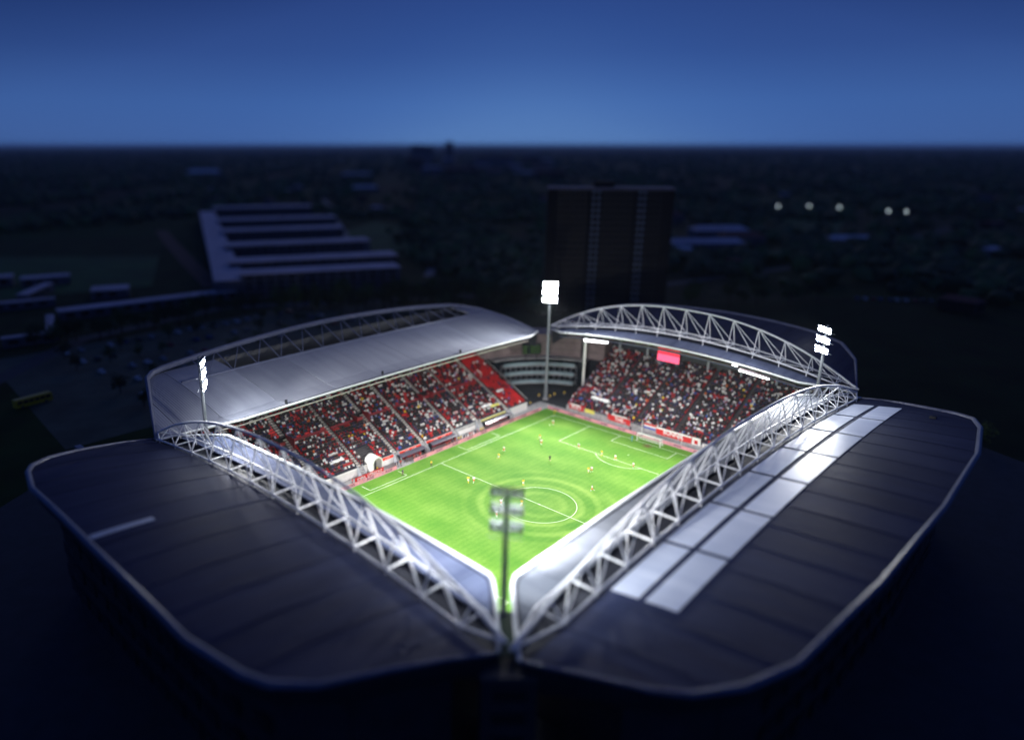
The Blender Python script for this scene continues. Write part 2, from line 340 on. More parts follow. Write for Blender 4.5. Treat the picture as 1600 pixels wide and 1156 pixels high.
for s in (-1, 1):
    X = 52.5 * s
    line(X, -34, X, 34)
    for yy, dd in ((20.16, 16.5), (9.16, 5.5)):
        line(X - dd * s, -yy, X - dd * s, yy)
        for t in (-1, 1): line(X - LW * 2.2 * s, yy * t, X - (dd - LW * 2.2) * s, yy * t)
    a = math.acos(5.5 / 9.15); c = math.pi if s > 0 else 0
    arc(X - 11 * s, 0, 9.15, c - a + 0.02, c + a - 0.02, 24)
    arc(X - 11 * s, 0, 0.12, 0, 2 * math.pi, 12)
    for t in (-1, 1):
        a0 = {(1, 1): math.pi, (1, -1): math.pi / 2, (-1, 1): 1.5 * math.pi, (-1, -1): 0}[(s, t)]
        arc(X, 34 * t, 1.0, a0, a0 + math.pi / 2, 8)
for t in (-1, 1): line(-52.3, 34 * t, 52.3, 34 * t)
line(0, -33.8, 0, 33.8); arc(0, 0, 9.15, 0, 2 * math.pi, 72); arc(0, 0, 0.15, 0, 2 * math.pi, 12, 0.014)
# technical areas in front of the dugouts
for x0, x1 in ((-24.5, -11.8), (11.8, 26.5)):
    line(x0, 35.2, x1, 35.2); line(x0, 35.5, x0, 38.6); line(x1, 35.5, x1, 38.6)

# ================================================================== GRANDSTANDS
class Frame:
    def __init__(s, O, u, w): s.O = O; s.u = u; s.w = w
    def __call__(s, u, w, z): return (s.O[0] + u * s.u[0] + w * s.w[0], s.O[1] + u * s.u[1] + w * s.w[1], z)
class Stand: pass
def make_spec(**k):
    s = Stand(); s.__dict__.update(k); return s
SP = {
 'A': make_spec(F=Frame((-58.5, 5.0), (0, 1), (-1, 0)), Ll=(40.6, 38.0), Lt=(50.4, 50.4), wt=10.9, wi=7.3, wo=12.0, wm=9.7,
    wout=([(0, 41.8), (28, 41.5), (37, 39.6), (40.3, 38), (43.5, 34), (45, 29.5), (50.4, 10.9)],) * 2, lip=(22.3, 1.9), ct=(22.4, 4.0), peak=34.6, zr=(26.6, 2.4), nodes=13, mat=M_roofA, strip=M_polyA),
 'B': make_spec(F=Frame((1.3, -37.5), (1, 0), (0, -1)), Ll=(59.0, 56.0), Lt=(70, 70), wt=11.0, wi=7.2, wo=11.9, wm=9.6,
    wout=([(0, 41.8), (30, 40.5), (53, 38), (60, 35), (64.5, 31), (66.5, 27), (70, 11)], [(0, 41.8), (30, 41.3), (49, 38.8), (56, 36.5), (58.5, 33), (61.5, 26), (70, 11)]), lip=(22.6, 2.2), ct=(22.5, 5.0), peak=35.3, zr=(26.0, 2.6), nodes=17, mat=M_roofB, strip=M_polyS),
 'C': make_spec(F=Frame((-1.0, 47.0), (1, 0), (0, 1)), Ll=(52.0, 57), Lt=(69, 68), wt=6.0, wi=6.0, wo=6.0, wm=6.0,
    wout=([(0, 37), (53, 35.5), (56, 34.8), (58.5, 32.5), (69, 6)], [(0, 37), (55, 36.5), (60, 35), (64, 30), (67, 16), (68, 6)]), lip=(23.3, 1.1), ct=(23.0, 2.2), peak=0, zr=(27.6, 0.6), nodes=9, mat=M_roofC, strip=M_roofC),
 'D': make_spec(F=Frame((66.0, 3.0), (0, 1), (1, 0)), Ll=(38.5, 40.5), Lt=(49.5, 49.5), wt=8.4, wi=6.0, wo=10.7, wm=8.3,
    wout=([(0, 40), (15, 39.3), (28, 37.6), (37, 34), (43.7, 25), (49.5, 8.4)],) * 2, lip=(22.3, 4.0), ct=(22.6, 6.0), peak=36.5, zr=(26.8, 3.6), nodes=13, mat=M_roofA, strip=M_polyA),
}
def side(s, u): return 0 if u < 0 else 1
def w_in(s, u):
    k = side(s, u); a = abs(u); L0, L1 = s.Ll[k], s.Lt[k]
    if a <= L0 - 1: return 0.0
    t = (a - (L0 - 1)) / (L1 - (L0 - 1)); return s.wt * t ** 1.10
def w_out(s, u): return lerp_tab(s.wout[side(s, u)], abs(u))
def z_t(s, u):
    q = abs(u) / s.Lt[side(s, u)]; return s.ct[0] + s.ct[1] * (1 - q ** 2.0)
def z_roof(s, u, w):
    q = min(1, abs(u) / s.Lt[side(s, u)])
    zl = s.lip[0] + s.lip[1] * (1 - q ** 2); zt = z_t(s, u) - 0.75; zr = s.zr[0] + s.zr[1] * (1 - q ** 2)
    if w < s.wt: return zl + (zt - zl) * max(0, w / s.wt)
    t = (w - s.wt) / 31.0
    return zt + (zr - zt) * (1 - (1 - min(t, 1)) ** 1.6)
def panel(s, u0, u1, wa, wb, th=0.3, dz=0.0, nu=3, nw=8, gap=0.10):
    """closed slab of roof between u0..u1; wa/wb are functions of u"""
    mb = MB(); F = s.F; top = []; bot = []
    ua, ub = u0 + gap / 2, u1 - gap / 2
    for i in range(nu + 1):
        u = ua + (ub - ua) * i / nu; a, b = wa(u), wb(u)
        if b < a + 0.02: b = a + 0.02
        for j in range(nw + 1):
            ww = a + (b - a) * j / nw; z = z_roof(s, u, ww) + dz
            top.append(F(u, ww, z)); bot.append(F(u, ww, z - th))
    N = len(top); k = nw + 1; fs = []
    for i in range(nu):
        for j in range(nw):
            a = i * k + j; fs.append((a, a + 1, a + k + 1, a + k)); fs.append((N + a, N + a + k, N + a + k + 1, N + a + 1))
    for i in range(nu):
        a = i * k; fs.append((a, a + k, N + a + k, N + a)); a = i * k + nw; fs.append((a, N + a, N + a + k, a + k))
    for j in range(nw):
        fs.append((j, N + j, N + j + 1, j + 1)); a = nu * k + j; fs.append((a, a + 1, N + a + 1, N + a))
    mb.add(top + bot, fs)
    return mb
def fix_normals(me):
    bm = bmesh.new(); bm.from_mesh(me); bmesh.ops.recalc_face_normals(bm, faces=bm.faces); bm.to_mesh(me); bm.free()
def roof_part(name, mb, m, parent):
    o = mb.build(name, m, None); fix_normals(o.data); o.parent = parent; return o

LBL = {'A': 'near-left grandstand with dark ribbed roof and white lattice truss',
       'B': 'near-right grandstand whose roof carries two rows of pale translucent panels',
       'C': 'far-left grandstand with smooth pale roof, open slot behind it and a full crowd',
       'D': 'far-right grandstand behind the goal with arched lattice truss and red lit screen'}
ST = {}
def outline_pts(s, n=60, inset=0.0):
    pts = []
    Ls, Le = s.Lt
    us = sorted(set([-Ls + (Ls + Le) * i / n for i in range(n + 1)] + [-x for x, _ in s.wout[0] if x > 0] + [x for x, _ in s.wout[1]]))
    return us
def build_roof(k):
    s = SP[k]; F = s.F
    t = thing('grandstand', LBL[k], 'grandstand', F(0, 10, 0)); ST[k] = t
    # dark deck under the panels so that the joints read dark
    us = outline_pts(s, 48); mb = MB(); K = 14; vs = []
    for u in us:
        a, b = w_in(s, u) + 0.15, max(w_in(s, u) + 0.2, w_out(s, u) - 0.5)
        if k == 'C' and -47 < u + s.F.O[0] < 60: b = 25.9
        for j in range(K + 1):
            ww = a + (b - a) * j / K; vs.append(F(u, ww, z_roof(s, u, ww) - 0.62 - (0.5 if s.wi < ww < s.wo else 0)))
    mb.add(vs, [(i * (K + 1) + j, i * (K + 1) + j + 1, (i + 1) * (K + 1) + j + 1, (i + 1) * (K + 1) + j) for i in range(len(us) - 1) for j in range(K)])
    roof = part('roof', mb, M_deck, t)
    # bay joints
    Ls, Le = s.Lt
    if k == 'C':
        js = [-69, -63, -53, -38, -22.5, -7, 8.5, 24, 39.5, 56, 62, 68]
    else:
        st = 7.45 if k in 'AD' else 7.75; n2 = s.nodes // 2
        js = [-Ls] + [st * i for i in range(-n2, n2 + 1)] + [Le]
    for i, (u0, u1) in enumerate(zip(js, js[1:])):
        rv = random.uniform(-0.02, 0.02)
        if k == 'C':
            full = (u0 < -50) or (u1 > 60)
            wb = (lambda u: w_out(s, u)) if full else (lambda u: 26.2)
            roof_part('roof_panel', panel(s, u0, u1, lambda u: w_in(s, u), wb, 0.4, rv, 5, 12, 0.14), s.mat, roof)
            continue
        # main sheets behind the truss
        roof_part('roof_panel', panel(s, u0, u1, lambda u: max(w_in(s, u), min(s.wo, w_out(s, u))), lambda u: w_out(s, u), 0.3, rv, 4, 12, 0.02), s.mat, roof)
        # canopy strip between the roof edge and the truss
        roof_part('canopy_panel', panel(s, u0, u1, lambda u: w_in(s, u), lambda u: max(w_in(s, u) + 0.03, min(s.wi, w_out(s, u))), 0.22, rv, 4, 4, 0.10), s.strip, roof)
        if i:      # raised batten over each joint
            wa0, wb0 = max(w_in(s, u0), s.wo) + .2, w_out(s, u0) - .8
            if wb0 > wa0 + 1: sub('seam_batten', MB().tube([F(u0, wa0 + (wb0 - wa0) * j / 10, z_roof(s, u0, wa0 + (wb0 - wa0) * j / 10) + .06) for j in range(11)], 0.035, 5), s.mat, roof)
    # pale rolled rim round the outside, then the fascia leaning inwards below it
    P = [F(u, w_out(s, u), z_roof(s, u, w_out(s, u)) + 0.05) for u in us]
    rimr = [0.22 + 0.28 * min(1, min(abs(u + Ls), abs(u - Le)) / 10) for u in us]
    if k != 'C': sub('roof_rim', MB().tube(P, rimr, 8), M_rim, roof, True)
    mb = MB(); vs = []
    for u in us:
        wv = w_out(s, u); z = z_roof(s, u, wv); inn = w_in(s, u)
        vs += [F(u, wv, z), F(u * 0.995, wv - min(0.8, (wv - inn) * .1), z - 3.2), F(u * 0.985, max(inn, wv - 4), z - 5.5)]
    mb.add(vs, [(3 * i + j, 3 * i + 3 + j, 3 * i + 4 + j, 3 * i + 1 + j) for i in range(len(us) - 1) for j in (0, 1)])
    sub('fascia', mb, M_facade, roof, True)
    # inner edge: white lip, dark gutter line behind it
    ue = [-Ls + (Ls + Le) * i / 90 for i in range(91)]
    lip = [F(u, w_in(s, u) - 0.12, z_roof(s, u, w_in(s, u)) + 0.02) for u in ue]
    sub('roof_lip', MB().tube(lip, 0.30, 8), M_edge, roof, True)
    gut = [F(u, min(w_in(s, u) + 0.75, max(w_in(s, u), w_out(s, u) - .1)), z_roof(s, u, w_in(s, u) + 0.75) + 0.02) for u in ue[3:-3]]
    sub('gutter', MB().tube(gut, 0.14, 6), M_dark, roof, True)
    low = [F(u, w_in(s, u) + 0.5, z_roof(s, u, w_in(s, u)) - 1.5) for u in ue[8:-8]]
    sub('soffit_rail', MB().tube(low, 0.2, 6), M_stair if k in 'C' else M_rim, roof, True)
    return t, roof
def build_truss(k):
    s = SP[k]; F = s.F; t = ST[k]; Ls, Le = s.Lt; st = 7.45 if k in 'AD' else 7.75; n2 = s.nodes // 2
    us = [st * i for i in range(-n2, n2 + 1)]
    def ztop(u):
        q = abs(u) / s.Lt[side(s, u)]; return s.ct[0] + 0.4 + (s.peak - s.ct[0] - 0.4) * (1 - q ** 2.3)
    zb = lambda u: z_t(s, u) + 0.15
    e0 = F(-Ls - 0.3, s.wm, s.ct[0] + 0.4); e1 = F(Le + 0.3, s.wm, s.ct[0] + 0.4)
    T = [F(u, s.wm, ztop(u)) for u in us]; I = [F(u, s.wi, zb(u)) for u in us]; O = [F(u, s.wo, zb(u)) for u in us]
    fine = [-Ls + (Ls + Le) * i / 48 for i in range(1, 48)]
    tr = part('truss', MB().tube([e0] + [F(u, s.wm, ztop(u)) for u in fine] + [e1], 0.27, 10), M_steel, t, True)
    for nm, Q in (('inner_chord', I), ('outer_chord', O)):
        sub(nm, MB().tube([e0] + Q + [e1], 0.20, 8), M_steel, tr, True)
    for i in range(len(us)):
        sub('web_member', MB().tube([T[i], O[i]], 0.135, 6), M_steel, tr, True)
        sub('web_member', MB().tube([T[i], I[i]], 0.11, 6), M_steel, tr, True)
        sub('cross_strut', MB().tube([O[i], I[i]], 0.16, 6), M_steel, tr, True)
        if i:
            sub('diagonal', MB().tube([T[i], O[i - 1]], 0.095, 6), M_steel, tr, True)
            sub('diagonal', MB().tube([T[i], I[i - 1]], 0.095, 6), M_steel, tr, True)
            sub('diagonal', MB().tube([O[i - 1], I[i]], 0.10, 6), M_steel, tr, True)
        # short stools that carry the truss on the roof
        for q, ww in ((O[i], s.wo), (I[i], s.wi)):
            sub('stool', MB().tube([q, (q[0], q[1], z_roof(s, us[i], ww) - 0.3)], 0.12, 6), M_steel, tr)
for k in 'ABCD': build_roof(k)
for k in 'ABD': build_truss(k)

# --- far-left stand: arched rear rim beam, slot and its struts
s = SP['C']; F = s.F; roofC = [c for c in ST['C'].children if c.name.startswith('roof')][0]
def zrim(u):
    q = min(1, abs(u) / 62); return z_roof(s, u, w_out(s, u)) + 3.8 * max(0, 1 - q ** 2)
us = outline_pts(s, 80)
sub('roof_rim', MB().tube([F(u, w_out(s, u), zrim(u) + 0.1) for u in us], [0.2 + 0.6 * min(1, min(abs(u + 69), abs(u - 68)) / 14) for u in us], 8), M_rim, roofC, True)
sub('slot_edge', MB().tube([F(u, 26.2, z_roof(s, u, 26.2)) for u in np.linspace(-52.5, 61.5, 40)], 0.32, 8), M_rim, roofC, True)
for i in range(15):
    u = -45 + i * 7.3
    sub('slot_strut', MB().tube([F(u, 26.2, z_roof(s, u, 26.2) - 0.2), F(u + 0.0, w_out(s, u), zrim(u))], 0.16, 6), M_rim, roofC, True)
    if i < 14: sub('slot_strut', MB().tube([F(u, 26.2, z_roof(s, u, 26.2) - 0.2), F(u + 7.3, w_out(s, u + 7.3), zrim(u + 7.3))], 0.11, 6), M_rim, roofC, True)
for u in (-38, -7, 24):   # small roof vents near the edge
    sub('roof_vent', MB().tube([F(u, 1.6, z_roof(s, u, 1.6)), F(u, 1.6, z_roof(s, u, 1.6) + 0.9)], 0.35, 8), M_dark, roofC)
# --- near-right roof: two rows of translucent panels
s = SP['B']; F = s.F; roofB = [c for c in ST['B'].children if c.name.startswith('roof')][0]
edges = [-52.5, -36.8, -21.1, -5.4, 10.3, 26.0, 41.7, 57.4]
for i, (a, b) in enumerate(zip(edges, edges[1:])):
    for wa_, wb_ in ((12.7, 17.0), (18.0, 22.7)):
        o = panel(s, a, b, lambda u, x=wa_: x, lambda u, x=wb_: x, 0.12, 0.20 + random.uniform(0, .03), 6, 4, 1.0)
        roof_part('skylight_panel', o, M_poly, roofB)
sub('roof_hatch', MB().box(*[52, 53.2, -68, -66.8], z_roof(s, 51, 30) - 0.1, z_roof(s, 51, 30) + 0.5), M_dark, roofB)
# --- near-left roof: pale walkway strip at the rim
s = SP['A']; F = s.F; roofA = [c for c in ST['A'].children if c.name.startswith('roof')][0]
mb = MB(); vs = []
for j in range(9):
    ww = 31.5 + j * 1.2
    for uu in (2.2, 3.6): vs.append(F(uu, ww, z_roof(s, uu, ww) + 0.12))
mb.add(vs, [(2 * j, 2 * j + 1, 2 * j + 3, 2 * j + 2) for j in range(8)]); sub('walkway', mb, M_edge, roofA)
sub('roof_hatch', MB().box(-86.5, -85.3, 50.5, 53, 25.2, 26.0), M_rim, roofA)

# ------------------------------------------------------------------ seating bowls
BOWL = {'A': dict(w0=0.5, z0=1.6, n=34, u0=-42, u1=42), 'B': dict(w0=3.0, z0=1.6, n=34, u0=-56, u1=56),
        'C': dict(w0=-3.0, z0=2.6, n=33, u0=-54.0, u1=51.5), 'D': dict(w0=-6.0, z0=1.6, n=33, u0=-40, u1=31.5)}
RD, RH = 0.82, 0.43
AISLE = {'C': [41.3, 26.9, 16.3, 3.4, -7.1, -19.8, -33, -46], 'D': [19, 6, -7, -20, -32], 'A': [-28, -14, 0, 14, 28], 'B': [-42, -28, -14, 0, 14, 28, 42]}
crowd_slots = {'C': [], 'D': []}
for k in 'ABCD':
    s = SP[k]; F = s.F; b = BOWL[k]; t = ST[k]; mb = MB()
    n = b['n']; prof = [(b['w0'], 0.0)]
    for i in range(n): prof += [(b['w0'] + i * RD, b['z0'] + i * RH), (b['w0'] + (i + 1) * RD, b['z0'] + i * RH)]
    prof.append((prof[-1][0], 0.0))
    vs = [F(u, a, z) for u in (b['u0'], b['u1']) for a, z in prof]; m_ = len(prof)
    mb.add(vs, [(i, i + 1, m_ + i + 1, m_ + i) for i in range(m_ - 1)] + [tuple(range(m_)), tuple(range(2 * m_ - 1, m_ - 1, -1))])
    o = part('terrace', mb, M_conc_d, t); fix_normals(o.data)
    # stairways: small steps down each aisle
    for au in AISLE[k]:
        mb = MB(); AW = 0.62 if k == 'C' else 0.45
        for i in range(n):
            w0 = b['w0'] + i * RD; z = b['z0'] + i * RH
            p0 = F(au - AW, w0 - 0.02, z); p1 = F(au + AW, w0 + RD, z)
            mb.box(min(p0[0], p1[0]), max(p0[0], p1[0]), min(p0[1], p1[1]), max(p0[1], p1[1]), z, z + 0.05)
            p0 = F(au - AW, w0 + RD / 2, z); p1 = F(au + AW, w0 + RD - 0.01, z)
            mb.box(min(p0[0], p1[0]), max(p0[0], p1[0]), min(p0[1], p1[1]), max(p0[1], p1[1]), z + 0.05, z + RH / 2)
        part('stairway', mb, M_stair if k == 'C' else M_conc_d, t)
    # seats: individual shells, far too many to pick apart
    V = []; Fc = []; base = 0
    tv = np.array([(-.21, 0, .40), (.21, 0, .40), (.21, .40, .38), (-.21, .40, .38), (-.21, .46, .82), (.21, .46, .82), (-.21, .40, .30), (.21, .40, .30), (.21, .50, .80), (-.21, .50, .80)])
    tf = [(0, 1, 2, 3), (3, 2, 5, 4), (6, 9, 8, 7), (4, 5, 8, 9), (0, 3, 9, 6)]
    portal = [(-34.6, 13, 17), (-8.6, 14, 17), (17, 14, 17)] if k == 'C' else []
    for i in range(n):
        z = b['z0'] + i * RH; w0 = b['w0'] + i * RD + 0.30
        u = b['u0'] + 0.4
        while u < b['u1'] - 0.3:
            ok = all(abs(u - a) > (0.9 if k == 'C' else 0.7) for a in AISLE[k])
            if ok and k == 'C' and i == 15: ok = False        # cross gangway
            if ok and any(abs(u - pu) < 2.2 and a <= i <= c for pu, a, c in portal): ok = False
            if ok and k == 'C' and abs(u + 15.4) < 2.4 and i < 6: ok = False
            if ok:
                q = tv + np.array([u, w0, z]); V.append(q); Fc += [tuple(base + j for j in f) for f in tf]; base += 10
                if k in crowd_slots: crowd_slots[k].append((i, u, w0, z))
            u += 0.52
    V = np.concatenate(V); F0 = np.array(F.O)
    W = np.stack([F0[0] + V[:, 0] * F.u[0] + V[:, 1] * F.w[0], F0[1] + V[:, 0] * F.u[1] + V[:, 1] * F.w[1], V[:, 2]], 1)
    mb = MB(); mb.v = [tuple(x) for x in W.tolist()]; mb.f = Fc; mb.m = [0] * len(Fc)
    o = part('seats', mb, M_redseat, t); o['kind'] = 'stuff'
    # rear wall, back columns and facade
    top = prof[-2]
    p0 = F(b['u0'] - 1, top[0] + 0.05, 0); p1 = F(b['u1'] + 1, top[0] + 0.6, 0)
    mb = MB().box(min(p0[0], p1[0]), max(p0[0], p1[0]), min(p0[1], p1[1]), max(p0[1], p1[1]), 0, z_roof(s, 40, top[0]) - 1.5)
    part('back_wall', mb, M_facade, t)
    sgn_pts = []
    us = [u for u in outline_pts(s, 40) if w_out(s, u) > (21 if (k == 'C' and u > 0) or (k == 'D' and u > 0) else 15)]
    mb = MB(); vs = []
    for u in us:
        wv = max(w_in(s, u) + .5, w_out(s, u) - 4.2); z = z_roof(s, u, wv) - 1.2
        vs += [F(u * 0.97, wv, 0), F(u * 0.97, wv, z)]
    mb.add(vs, [(2 * i, 2 * i + 2, 2 * i + 3, 2 * i + 1) for i in range(len(us) - 1)])
    fac = part('rear_facade', mb, M_facade, t)
    L = min(s.Lt) * 0.72; nwin = int(2 * L / 5)
    for lev in (5.5, 10.5, 15.5):
        for i in range(nwin):
            u = -L + (i + 0.5) * 2 * L / nwin; wv = w_out(s, u / 0.97) - 4.2 + 0.25
            a = F(u - 1.9, wv - .1, lev); c = F(u + 1.9, wv + 0.12, lev + 2.6)
            mb = MB().box(min(a[0], c[0]), max(a[0], c[0]), min(a[1], c[1]), max(a[1], c[1]), lev, lev + 2.6)
            sub('window', mb, M_glassd, fac)
    for ue_ in (b['u0'] - .35, b['u1'] + .35):      # side walls close the bowl
        if k in 'AB' or (k == 'C' and ue_ < 0) or (k == 'D' and ue_ < 0):
            pr_ = [(b['w0'] - .3, 0), (top[0] + .6, 0), (top[0] + .6, 19.5), (b['w0'] - .3, 13.0)]
            mb = MB(); mb.add([F(ue_ + q, a, z) for q in (-.15, .15) for a, z in pr_], [(0, 1, 2, 3), (7, 6, 5, 4), (0, 4, 5, 1), (1, 5, 6, 2), (2, 6, 7, 3), (3, 7, 4, 0)])
            o = part('end_wall', mb, M_facade, t); fix_normals(o.data)
    # roof columns at the back of the bowl
    for i in range(7):
        u = b['u0'] * 0.9 + (b['u1'] - b['u0']) * 0.9 * i / 6; ww = top[0] - 1.2
        part('column', MB().tube([F(u, ww, top[1] - 0.5), F(u, ww, z_roof(s, u, ww) - 0.9)], 0.35, 8), M_greypole, t)

tC, tD = ST['C'], ST['D']
# --- far-left stand front: white wall in lengths, red railings, stairs down, portals, gangway
y0 = 43.95
def wall_len(x0, x1, m=M_white, z1=2.5):
    part('front_wall', MB().box(x0, x1, y0 - 0.22, y0 - 0.02, 0.02, z1), m, tC)
xs = [-55, -47.6, -34.6, -21.4, -18.9, -14.1, -8.7, 1.8, 14.7, 25.3, 39.7, 50.5]
walls = [(-55, -48), (-46, -35), (-33, -21.6), (-20, -18.4), (-14.0, -8.9), (-7.3, 1.6), (3.2, 14.5), (16.1, 25.1), (26.7, 39.5), (41.1, 50.5)]
for a, b_ in walls: wall_len(a, b_)
for xx in [a - 1.0 for a in AISLE['C']]:      # grey steps from each stairway down to the walkway
    mb = MB()
    for i in range(6): mb.box(xx - 0.75 , xx + 0.75, 43.9 - (6 - i) * 0.42, 43.9 - (5 - i) * 0.42, 0.02, 0.42 * (i + 1))
    part('front_steps', mb, M_conc, tC)
    for sgn in (-1, 1): part('step_cheek', MB().add([(xx + sgn * 0.85 - .06, 41.2, 0), (xx + sgn * 0.85 - .06, 43.9, 0), (xx + sgn * 0.85 - .06, 43.9, 3.2), (xx + sgn * 0.85 + .06, 41.2, 0), (xx + sgn * 0.85 + .06, 43.9, 0), (xx + sgn * 0.85 + .06, 43.9, 3.2)], [(0, 1, 2), (3, 5, 4), (0, 2, 5, 3), (1, 4, 5, 2), (0, 3, 4, 1)]), M_greypole, tC)
b = BOWL['C']; zg = b['z0'] + 15 * RH; yg = 47 + b['w0'] + 15 * RD
for a, c in zip([-55] + sorted(x - 1 + 0.7 for x in AISLE['C']), sorted(x - 1 - 0.7 for x in AISLE['C']) + [50.3]):
    if c - a > 1: part('gangway_rail', MB().box(a, c, yg + RD - 0.06, yg + RD + 0.02, zg, zg + 1.0), M_redwall, tC)
for pu, i0, i1 in [(-34.6, 13, 17), (-8.6, 14, 17), (17, 14, 17)]:
    x = pu - 1; ya = 47 + b['w0'] + i0 * RD; yb = 47 + b['w0'] + (i1 + 1) * RD; za = b['z0'] + i0 * RH; zb_ = b['z0'] + (i1 + 2) * RH
    mb = MB().box(x - 2.1, x + 2.1, ya, yb - 0.3, za + 0.06, za + 0.1); part('portal_floor', mb, M_redwall, tC)
    part('portal_opening', MB().box(x - 1.9, x + 1.9, yb - 0.35, yb - 0.25, za + 0.1, zb_), M_black, tC)
    for sg in (-1, 1): part('portal_wall', MB().box(x + sg * 2.15 - .1, x + sg * 2.15 + .1, ya, yb, za, zb_ + .3), M_redwall, tC)
for u_end in (-55.0, 50.6):
    mb = MB(); P = []
    for i in range(34): P.append((47 + b['w0'] + i * RD, b['z0'] + i * RH + 1.0))
    part('end_parapet', MB().tube([(u_end, y, z) for y, z in P], 0.14, 6), M_conc, tC)
# player tunnel: white arch
def arch(x, y, wd, h, dep, parent, m):
    mb = MB(); n = 12; out = []; inn = []
    for i in range(n + 1):
        a = math.pi * i / n; out.append((x - math.cos(a) * wd / 2, h - wd / 2 + math.sin(a) * wd / 2)); inn.append((x - math.cos(a) * (wd / 2 - .45), h - wd / 2 + math.sin(a) * (wd / 2 - .45)))
    out = [(x - wd / 2, 0.0)] + out + [(x + wd / 2, 0.0)]; inn = [(x - wd / 2 + .45, 0.0)] + inn + [(x + wd / 2 - .45, 0.0)]
    N = len(out); vs = [(a, y, z) for a, z in out] + [(a, y, z) for a, z in inn] + [(a, y + dep, z) for a, z in out] + [(a, y + dep, z) for a, z in inn]
    fs = []
    for i in range(N - 1):
        fs += [(i, i + 1, N + i + 1, N + i), (2 * N + i, 3 * N + i, 3 * N + i + 1, 2 * N + i + 1), (i, 2 * N + i, 2 * N + i + 1, i + 1), (N + i, N + i + 1, 3 * N + i + 1, 3 * N + i)]
    mb.add(vs, fs); o = part('tunnel_arch', mb, m, parent); fix_normals(o.data)
    part('tunnel_back', MB().box(x - wd / 2 + .3, x + wd / 2 - .3, y + dep - .3, y + dep - .2, 0, h - .8), M_black, parent)
arch(-16.4, 41.6, 3.6, 4.7, 3.4, tC, M_white)

# --- far-right stand front
wallx = 59.9
part('front_wall', MB().box(wallx - 0.25, wallx - 0.05, -37, 34.3, 0.02, 1.7), M_conc, tD)
for yv in range(-36, 35, 6): part('wall_post', MB().box(wallx - 0.34, wallx - 0.26, yv, yv + 0.3, 0.02, 1.75), M_greypole, tD)
part('rail', MB().tube([(wallx - .15, -37, 2.1), (wallx - .15, 34.3, 2.1)], 0.06, 6), M_greypole, tD)
for yy in (35.2,):
    part('column', MB().tube([(70.0, yy, 4.0), (70.0, yy, 24.0)], [0.30, 0.5], 10), M_white, tD, True)
sD = SP['D']
part('lighting_rail', MB().tube([sD.F(u, 2.2, z_roof(sD, u, 2.2) - 2.0) for u in np.linspace(-36, 33, 40)], 0.2, 6), mat('pinkish_rail', (0.5, 0.36, 0.38), 0.5), tD, True)

# lit lamp strips under the far-right roof (each a lamp with its own light)
def lamp_strip(ya, yb, x, label):
    n = max(2, int(abs(ya - yb) / 1.0))
    t = thing('lamp_strip', label, 'lamp', (x, (ya + yb) / 2, 0))
    def zz(y): u = y - 3.0; return z_roof(sD, u, x - 66) - 2.6
    mb = MB(); mb2 = MB()
    for i in range(n):
        y = ya + (yb - ya) * (i + 0.5) / n; z = zz(y)
        mb.box(x - .1, x + .5, y - .42, y + .42, z + 0.05, z + .5); mb2.box(x - .42, x - .1, y - .40, y + .40, z - .25, z + .42)
    part('housing', mb, M_greypole, t); part('lens', mb2, M_lamp2, t)
    part('bracket', MB().box(x + .05, x + .25, min(ya, yb), max(ya, yb), zz((ya + yb) / 2) + .5, zz((ya + yb) / 2) + .62), M_greypole, t)
    ld = bpy.data.lights.new('strip_light', 'AREA'); ld.shape = 'RECTANGLE'; ld.size = abs(ya - yb); ld.size_y = 0.6; ld.energy = 160; ld.color = (1, 0.96, 0.94)
    lo = bpy.data.objects.new('strip_light', ld); col.objects.link(lo); lo.location = (x - .6, (ya + yb) / 2, zz((ya + yb) / 2) - .1)
    lo.rotation_euler = Vector((-0.75, 0, -0.66)).to_track_quat('-Z', 'X').to_euler()
    return t
lamp_strip(34.5, 25.5, 68.4, 'long white lamp strip under the far-right roof beside the corner column')
lamp_strip(-17.5, -26.2, 68.4, 'long white lamp strip under the far-right roof near its right end')
lamp_strip(-15.0, -16.2, 70.0, 'small single white lamp beside the right-hand lamp strip')
# red screen under the far-right roof
scr = thing('video_screen', 'red glowing screen hung under the far-right roof edge', 'screen', (69.3, 4.6, 20.5))
part('case', MB().box(69.35, 70.1, 0.9, 8.5, 20.6, 25.1), M_black, scr)
part('upper_image', MB().box(69.28, 69.34, 1.1, 8.3, 23.0, 25.0), M_screen, scr)
part('lower_image', MB().box(69.28, 69.34, 1.1, 8.3, 20.7, 22.85), M_screen2, scr)
for yy in (2, 7.5): part('hanger', MB().tube([(69.8, yy, 25.0), (69.8, yy, 26.8)], 0.08, 6), M_greypole, scr)

# ------------------------------------------------------------------ far corner building between the two far stands
cb = thing('corner_building', 'curved office building with pale balcony bands in the far corner', 'building', (75, 58, 0))
CX, CY, CR = 52.0, 35.5, 30.0
def arc_band(r0, r1, z0, z1, m, name, parent, a0=R(14), a1=R(76), n=24):
    mb = MB(); vs = []
    for i in range(n + 1):
        a = a0 + (a1 - a0) * i / n; c, q = math.cos(a), math.sin(a)
        vs += [(CX + r * c, CY + r * q, z) for r, z in ((r0, z0), (r1, z0), (r1, z1), (r0, z1))]
    fs = []
    for i in range(n):
        for j in range(4): fs.append((4 * i + j, 4 * i + (j + 1) % 4, 4 * i + 4 + (j + 1) % 4, 4 * i + 4 + j))
    fs += [(0, 1, 2, 3), tuple(4 * n + j for j in (3, 2, 1, 0))]
    mb.add(vs, fs); o = part(name, mb, m, parent); fix_normals(o.data); return o
arc_band(CR + 2.5, CR + 14, 0, 9.6, M_glassd, 'wall', cb)
